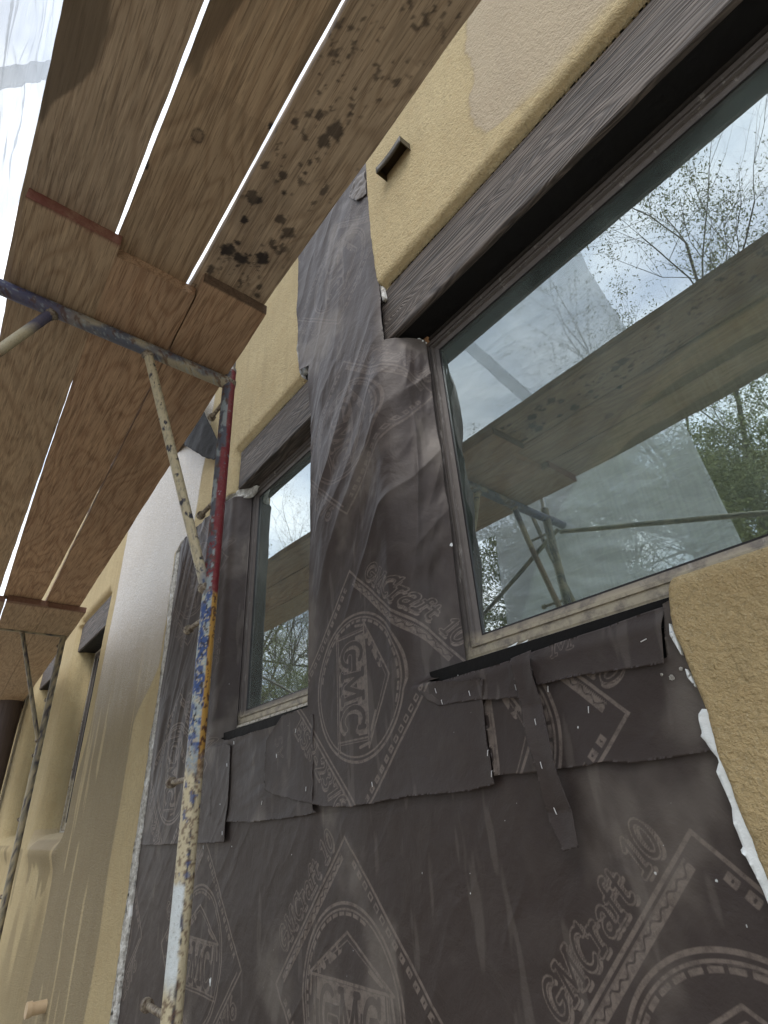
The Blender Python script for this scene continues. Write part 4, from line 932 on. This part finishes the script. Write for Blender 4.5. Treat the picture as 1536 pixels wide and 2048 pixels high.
# planks
def plank(x0,x1,ya0,yb0,ya1,yb1,z0,th,mat_,label,af,group='scaffold planks overhead',res=.010,seed=0,ba=.0,bb=.0):
    """board between x0 (left end) and x1 (right end); ya near the wall, yb outer side"""
    n=max(2,int((x1-x0)/res)); m=max(8,int(abs(ya0-yb0)/(res*.8)))
    t=np.linspace(0,1,n+1); s=np.linspace(0,1,m+1); T,Sx=np.meshgrid(t,s,indexing='ij')
    ya=ya0+(ya1-ya0)*T; yb=yb0+(yb1-yb0)*T
    ya=ya+ba*np.sin(math.pi*T); yb=yb+bb*np.sin(math.pi*T)
    ya=ya+.0025*(fb(T*(x1-x0)*7,T*0,seed,4)-.5)*2; yb=yb+.0025*(fb(T*(x1-x0)*7,T*0+5,seed+2,4)-.5)*2
    X=x0+(x1-x0)*T; Y=yb+(ya-yb)*Sx; Z=z0+0*X+.0006*(fb(X*3,Y*14,seed,3)-.5)
    X=X+np.where((T==0)|(T==1),.004*(fb(Y*80,Y*0,seed+4,3)-.5),0)
    Vb=np.stack([X,Y,Z],-1).reshape(-1,3); Vt=Vb.copy(); Vt[:,2]+=th
    I=np.arange((n+1)*(m+1)).reshape(n+1,m+1); k=(n+1)*(m+1)
    Qb=np.stack([I[:-1,:-1],I[:-1,1:],I[1:,1:],I[1:,:-1]],-1).reshape(-1,4); Qt=Qb[:,::-1]+k
    sides=[]
    for A,Bb in ((I[:-1,0],I[1:,0]),(I[1:,m],I[:-1,m])): sides.append(np.stack([A,Bb,Bb+k,A+k],1))
    for A,Bb in ((I[0,1:],I[0,:-1]),(I[n,:-1],I[n,1:])): sides.append(np.stack([A,Bb,Bb+k,A+k],1))
    Q=np.concatenate([Qb,Qt]+sides); V=np.concatenate([Vb,Vt])
    Sx2=np.concatenate([Sx.ravel(),Sx.ravel()]); A=af(V[:,0],V[:,1],Sx2,V[:,2]-z0)
    o=mesh_obj('scaffold_plank',V,Q,mat_,None,False,A); 
    return tag(o,label,'plank',group)
def zero(X): return {'stain':0*X,'wet':0*X,'paint':0*X}
BL=[]
def blots(X,Y,L,thr=.0):
    o=0*X
    for (x,y,r) in L:
        d=np.hypot((X-x)*.85,Y-y)/r; o=np.maximum(o,sstep(1.25,.75,d+1.5*(fb(X*75,Y*75,77,4)-.5)))
    return o
def afA(X,Y,s,dz):
    a=zero(X); L=BLOTS
    a['stain']=np.clip(np.maximum(blots(X,Y,L)*.8,sstep(.64,.74,fb(X*56,Y*70,33,3))*sstep(.45,.62,fb(X*7,Y*9,37,3))*.7)*.95+.20*sstep(.5,.7,fb(X*6,Y*9,35,4)),0,1)*(dz<.01); return a
def afB(X,Y,s,dz):
    a=zero(X); e=.24-.16*sstep(-.45,-.66,X); a['wet']=sstep(.02,-.02,s-e-.25*(fb(X*6,Y*0,41,3)-.5))*sstep(-.70,-.62,X+.05*fb(Y*60,Y*0,3,2))
    a['wet']=np.maximum(a['wet'],.22*(X<-.665+.02*(fb(Y*40,Y*0,4,3)-.5)));a['wet']=np.maximum(a['wet'],sstep(.93,.97,s+.05*fb(X*5,X*0,2,3))*sstep(-.62,-.5,X)*.8); kd=np.hypot((X+.786)*.8,Y+.820); a['stain']=np.maximum(blots(X,Y,[(-.655,-.685,.009),(-.93,-.9,.01)]),(np.exp(-((kd-.0135)/.0022)**2)*.75+.35*(kd<.012))); return a
def afC(X,Y,s,dz):
    a=zero(X); a['wet']=sstep(.015,-.015,s-.36+.30*sstep(-.78,-.95,X)-.10*(fb(X*9,Y*0,44,3)-.5))*sstep(-.985,-.955,X+.05*fb(Y*70,Y*0,5,2)-.02); return a
from_px=[(2.879,-3.970)]
BLOTS=[(-0.57, -0.553, 0.019), (-0.609, -0.56, 0.0158), (-0.565, -0.608, 0.0093), (-0.579, -0.623, 0.0069), (-0.613, -0.645, 0.0069), (-0.748, -0.655, 0.0087), (-0.844, -0.642, 0.0178), (-0.842, -0.628, 0.012), (-0.743, -0.607, 0.0097), (-0.781, -0.581, 0.0086), (-0.852, -0.55, 0.0155), (-0.878, -0.514, 0.0177), (-0.917, -0.632, 0.0098), (-1.031, -0.63, 0.0184), (-1.03, -0.587, 0.0173), (-0.996, -0.533, 0.0181), (-1.12, -0.643, 0.0146), (-0.994, -0.616, 0.0076), (-0.93, -0.535, 0.0094), (-0.942, -0.523, 0.0079), (-1.123, -0.485, 0.0125), (-0.494, -0.649, 0.0045), (-0.526, -0.631, 0.0045), (-0.672, -0.565, 0.0062), (-0.702, -0.562, 0.0047), (-0.621, -0.567, 0.0111), (-1.002, -0.416, 0.0069), (-0.52, -0.546, 0.005), (-1.092, -0.492, 0.0094)]
ZU=2.988; ZL=2.950
plank(-1.50,3.0,-.449,-.671,-.449,-.671,ZU,.036,M['ply_grey'],'upper plank next to the wall with black mould spots',afA,res=.005,seed=2)
plank(-1.58,3.0,-.684,-.898,-.682,-.896,ZU,.036,M['ply'],'middle upper plank with a dark wet streak along its outer edge',afB,res=.005,seed=5)
plank(-1.56,3.0,-.908,-1.134,-.908,-1.134,ZU,.036,M['ply_grey'],'outermost upper plank with a dark brown wet patch',afC,res=.006,seed=8)
def end_red(X,Y,s,dz):
    a=zero(X); a['paint']=(sstep(-1.176,-1.170,X+.006*fb(Y*50,Y*0,3,2)))*(.55+.45*fb(Y*20,X*40,3,3)); return a
def end_none(X,Y,s,dz):
    a=zero(X); a['wet']=.5*sstep(-1.30,-1.2,X)*fb(X*9,Y*9,3,3); a['wet']=np.maximum(a['wet'],(X>-1.215)*.25); return a
def end_green(X,Y,s,dz):
    a=zero(X); a['stain']=(X>-1.149)*.75; a['wet']=.25*fb(X*5,Y*8,6,3); return a
plank(-4.42,-1.143,-.276,-.500,-.440,-.6525,ZL,.0375,M['ply_red'],'lower plank next to the wall whose end is stained dark green',end_green,res=.008,seed=11)
plank(-4.40,-1.212,-.530,-.755,-.6530,-.8875,ZL,.0375,M['ply_red'],'middle lower plank with a plain end beside the crossbar',end_none,res=.008,seed=14,ba=.008,bb=-.009)
plank(-4.46,-1.168,-.787,-1.035,-.8880,-1.121,ZL,.0375,M['ply'],'outermost lower plank with its end painted dull red',end_red,seed=17)
def end_dk(X,Y,s,dz):
    a=zero(X); a['paint']=(X>-4.335)*.5; a['wet']=.2+(X>-4.335)*.5; return a
plank(-9.2,-4.32,-.02,-.27,-.235,-.482,ZL-.040,.0375,M['ply'],'far plank next to the wall beyond the second frame',end_dk,res=.03,seed=21)
plank(-9.2,-4.30,-.275,-.52,-.485,-.735,ZL-.040,.0375,M['ply'],'middle far plank beyond the second frame',end_dk,res=.03,seed=24)
plank(-9.2,-4.33,-.53,-.78,-.74,-.99,ZL-.040,.0375,M['ply_grey'],'outermost far plank beyond the second frame',end_dk,res=.03,seed=27)

# ------------------------------------------------------------------ plastic sheeting outside the scaffold
pl=[(-.86,6.0),(-.84,4.51),(-.741,3.745),(-.671,3.09),(-.634,2.41),(-.66,1.2),(-1.96,1.2),(-1.985,2.70),(-1.957,3.05),(-2.6,3.10),(-3.1,3.3),(-3.25,3.6),(-3.28,6.0)]
def yps(X,Z,sd):
    u,v=rotc(X,Z,-.35); return -1.375-.05*sstep(0,.5,sd)*ridge(fb(u*.9,v*3.2,200,4),1.6)-.05*fb(X*1.1,Z*1.3,203,3)-.012*fb(u*3,v*16,205,3)
o=sheet('plastic_sheeting',rag(pl,.05,.001,9),.014,yps,M['plastic'],None,None,.001); tag(o,'white translucent plastic sheeting hung along the outside of the scaffold','plastic sheet')
tag(sheet('fold_band',[(-1.30,3.60),(-1.901,4.915),(-2.5,6.0),(-2.66,6.0),(-2.041,4.982),(-1.40,3.64)],.012,lambda X,Z,sd:-1.345+.02*fb(X*4,Z*4,3,3),M['plastic'],o,None,.001),'greyer doubled fold of the sheeting')
pl2=[(-14.5,3.6),(-4.4,3.6),(-4.4,9.0),(-14.5,9.0)]

# ------------------------------------------------------------------ pipe elbow, porch post
pe=empty('drain_pipe',(-4.25,-.05,.66),'tan painted pipe elbow sticking out of the lower far wall','pipe')
PE=[(-4.206,-0.030,0.678),(-4.548,-0.030,0.587),(-4.870,-0.030,0.467)]
x,y,z=PE[0]
tubes('spigot',[([(x,-.02,z-.0),(x,-.11,z)],.030)],M['pvc'],pe)
tubes('collar',[([(x,-.10,z),(x,-.125,z)],.036)],M['pvc'],pe)
tubes('elbow',[([(x,-.12,z)]+[(x,-.12-.09*math.sin(a),z-.09+.09*math.cos(a)) for a in np.linspace(0,1.57,9)]+[(x,-.21,z-.40)],.031)],M['pvc'],pe)
po=empty('porch_post',(-8.0,-.25,0),'dark brown round timber porch post at the far left','porch post')
tubes('shaft',[([(-8.05,-.20,0),(-8.05,-.20,3.0)],.14)],M['log'],po,28)
boxes('corbel',[(-8.5,-7.7,-.30,-.08,3.0,3.16)],M['log'],po,.02)

# ------------------------------------------------------------------ trees behind the photographer (mirrored in the glass)
def tree(x,y,H,seed,label,spread=1.,leafy=1.,name='mesquite_tree'):
    rnd=random.Random(seed); root=empty(name,(x,y,0),label,'tree','trees across from the wall')
    TV=[];TF=[];tips=[]
    def seg(a,b,r0,r1):
        n=5; v,f=tube_vf([a,b],[r0,r1],n,len(TV),False); TV.extend(v);TF.extend(f)
    def grow(p,d,L,r,lev):
        k=4 if lev<2 else 3; q=Vector(p)
        for i in range(k):
            d=(d+Vector((rnd.uniform(-1,1),rnd.uniform(-1,1),rnd.uniform(-.5,.8)))*(.22 if lev<3 else .32)).normalized()
            nq=q+d*(L/k); r2=r*(1-.5*(i+1)/k); seg(q,nq,r*(1-.5*i/k),r2); q=nq
            if lev<5:
                nb=(2 if lev>0 else 3) if i>0 or lev>1 else 1
                for _ in range(nb if rnd.random()<.85 else 1):
                    a=Vector((rnd.uniform(-1,1),rnd.uniform(-1,1),rnd.uniform(-.35,.9))).normalized()
                    nd=(d*.55+a*.75*spread).normalized()
                    if lev<4 or rnd.random()<.6: grow(tuple(q),nd,L*rnd.uniform(.5,.68),r2*.55,lev+1)
            if lev>=3: tips.append((q.copy(),d.copy()))
        tips.append((q,d))
    grow((0,0,0),Vector((.05,.0,1)),H*.42,H*.0095,0)
    V=np.array(TV); top=np.percentile(V[:,2],99.7); s=H/top; V=V*s
    mesh_obj('trunk',V+np.array([x,y,0]),np.array(TF),M['bark'],root)
    n=len(tips); T=np.array([list(t[0]) for t in tips])*s; Dd=np.array([list(t[1]) for t in tips])
    per=max(1,int(5*leafy)); rg=np.random.default_rng(seed); T=np.repeat(T,per,0); Dd=np.repeat(Dd,per,0)
    keep=fb(T[:,0]*1.1+seed,T[:,2]*1.1,seed,3)>.56-.08*leafy; T=T[keep];Dd=Dd[keep]; n=len(T)
    c=T+rg.normal(0,.045,(n,3))-Dd*rg.uniform(0,.25,(n,1)); a=rg.normal(0,1,(n,3)); a/=np.linalg.norm(a,axis=1)[:,None]
    b_=np.cross(a,rg.normal(0,1,(n,3))); b_/=np.linalg.norm(b_,axis=1)[:,None]; l=rg.uniform(.012,.028,(n,1)); w_=l*.38
    LV=np.stack([c-a*l,c+b_*w_,c+a*l,c-b_*w_],1).reshape(-1,3); LF=np.arange(len(LV)).reshape(-1,4)
    mesh_obj('crown',LV+np.array([x,y,0]),LF,M['leaf'],root,False)
    return root
tree(-1.7,-7.2,10.6,11,'tall thin mesquite opposite the wide window',1.,.6)
tree(-2.9,-5.6,6.9,12,'bushy mesquite just outside the plastic sheeting',1.15,1.6)
tree(1.2,-8.0,10.4,13,'loose mesquite further right of the wide window',1.,.5)
tree(-13.5,-6.4,11.0,14,'sparse tree with long bare branches opposite the narrow window',1.1,.3)
tree(-11.2,-5.0,6.6,15,'low bushy mesquite opposite the narrow window',1.2,.45)
tree(-17.5,-9.5,11.5,16,'tall feathery tree at the far end of the yard',1.1,.3)
tree(-.6,-5.2,5.4,17,'leafy young mesquite behind the photographer',1.1,1.6)
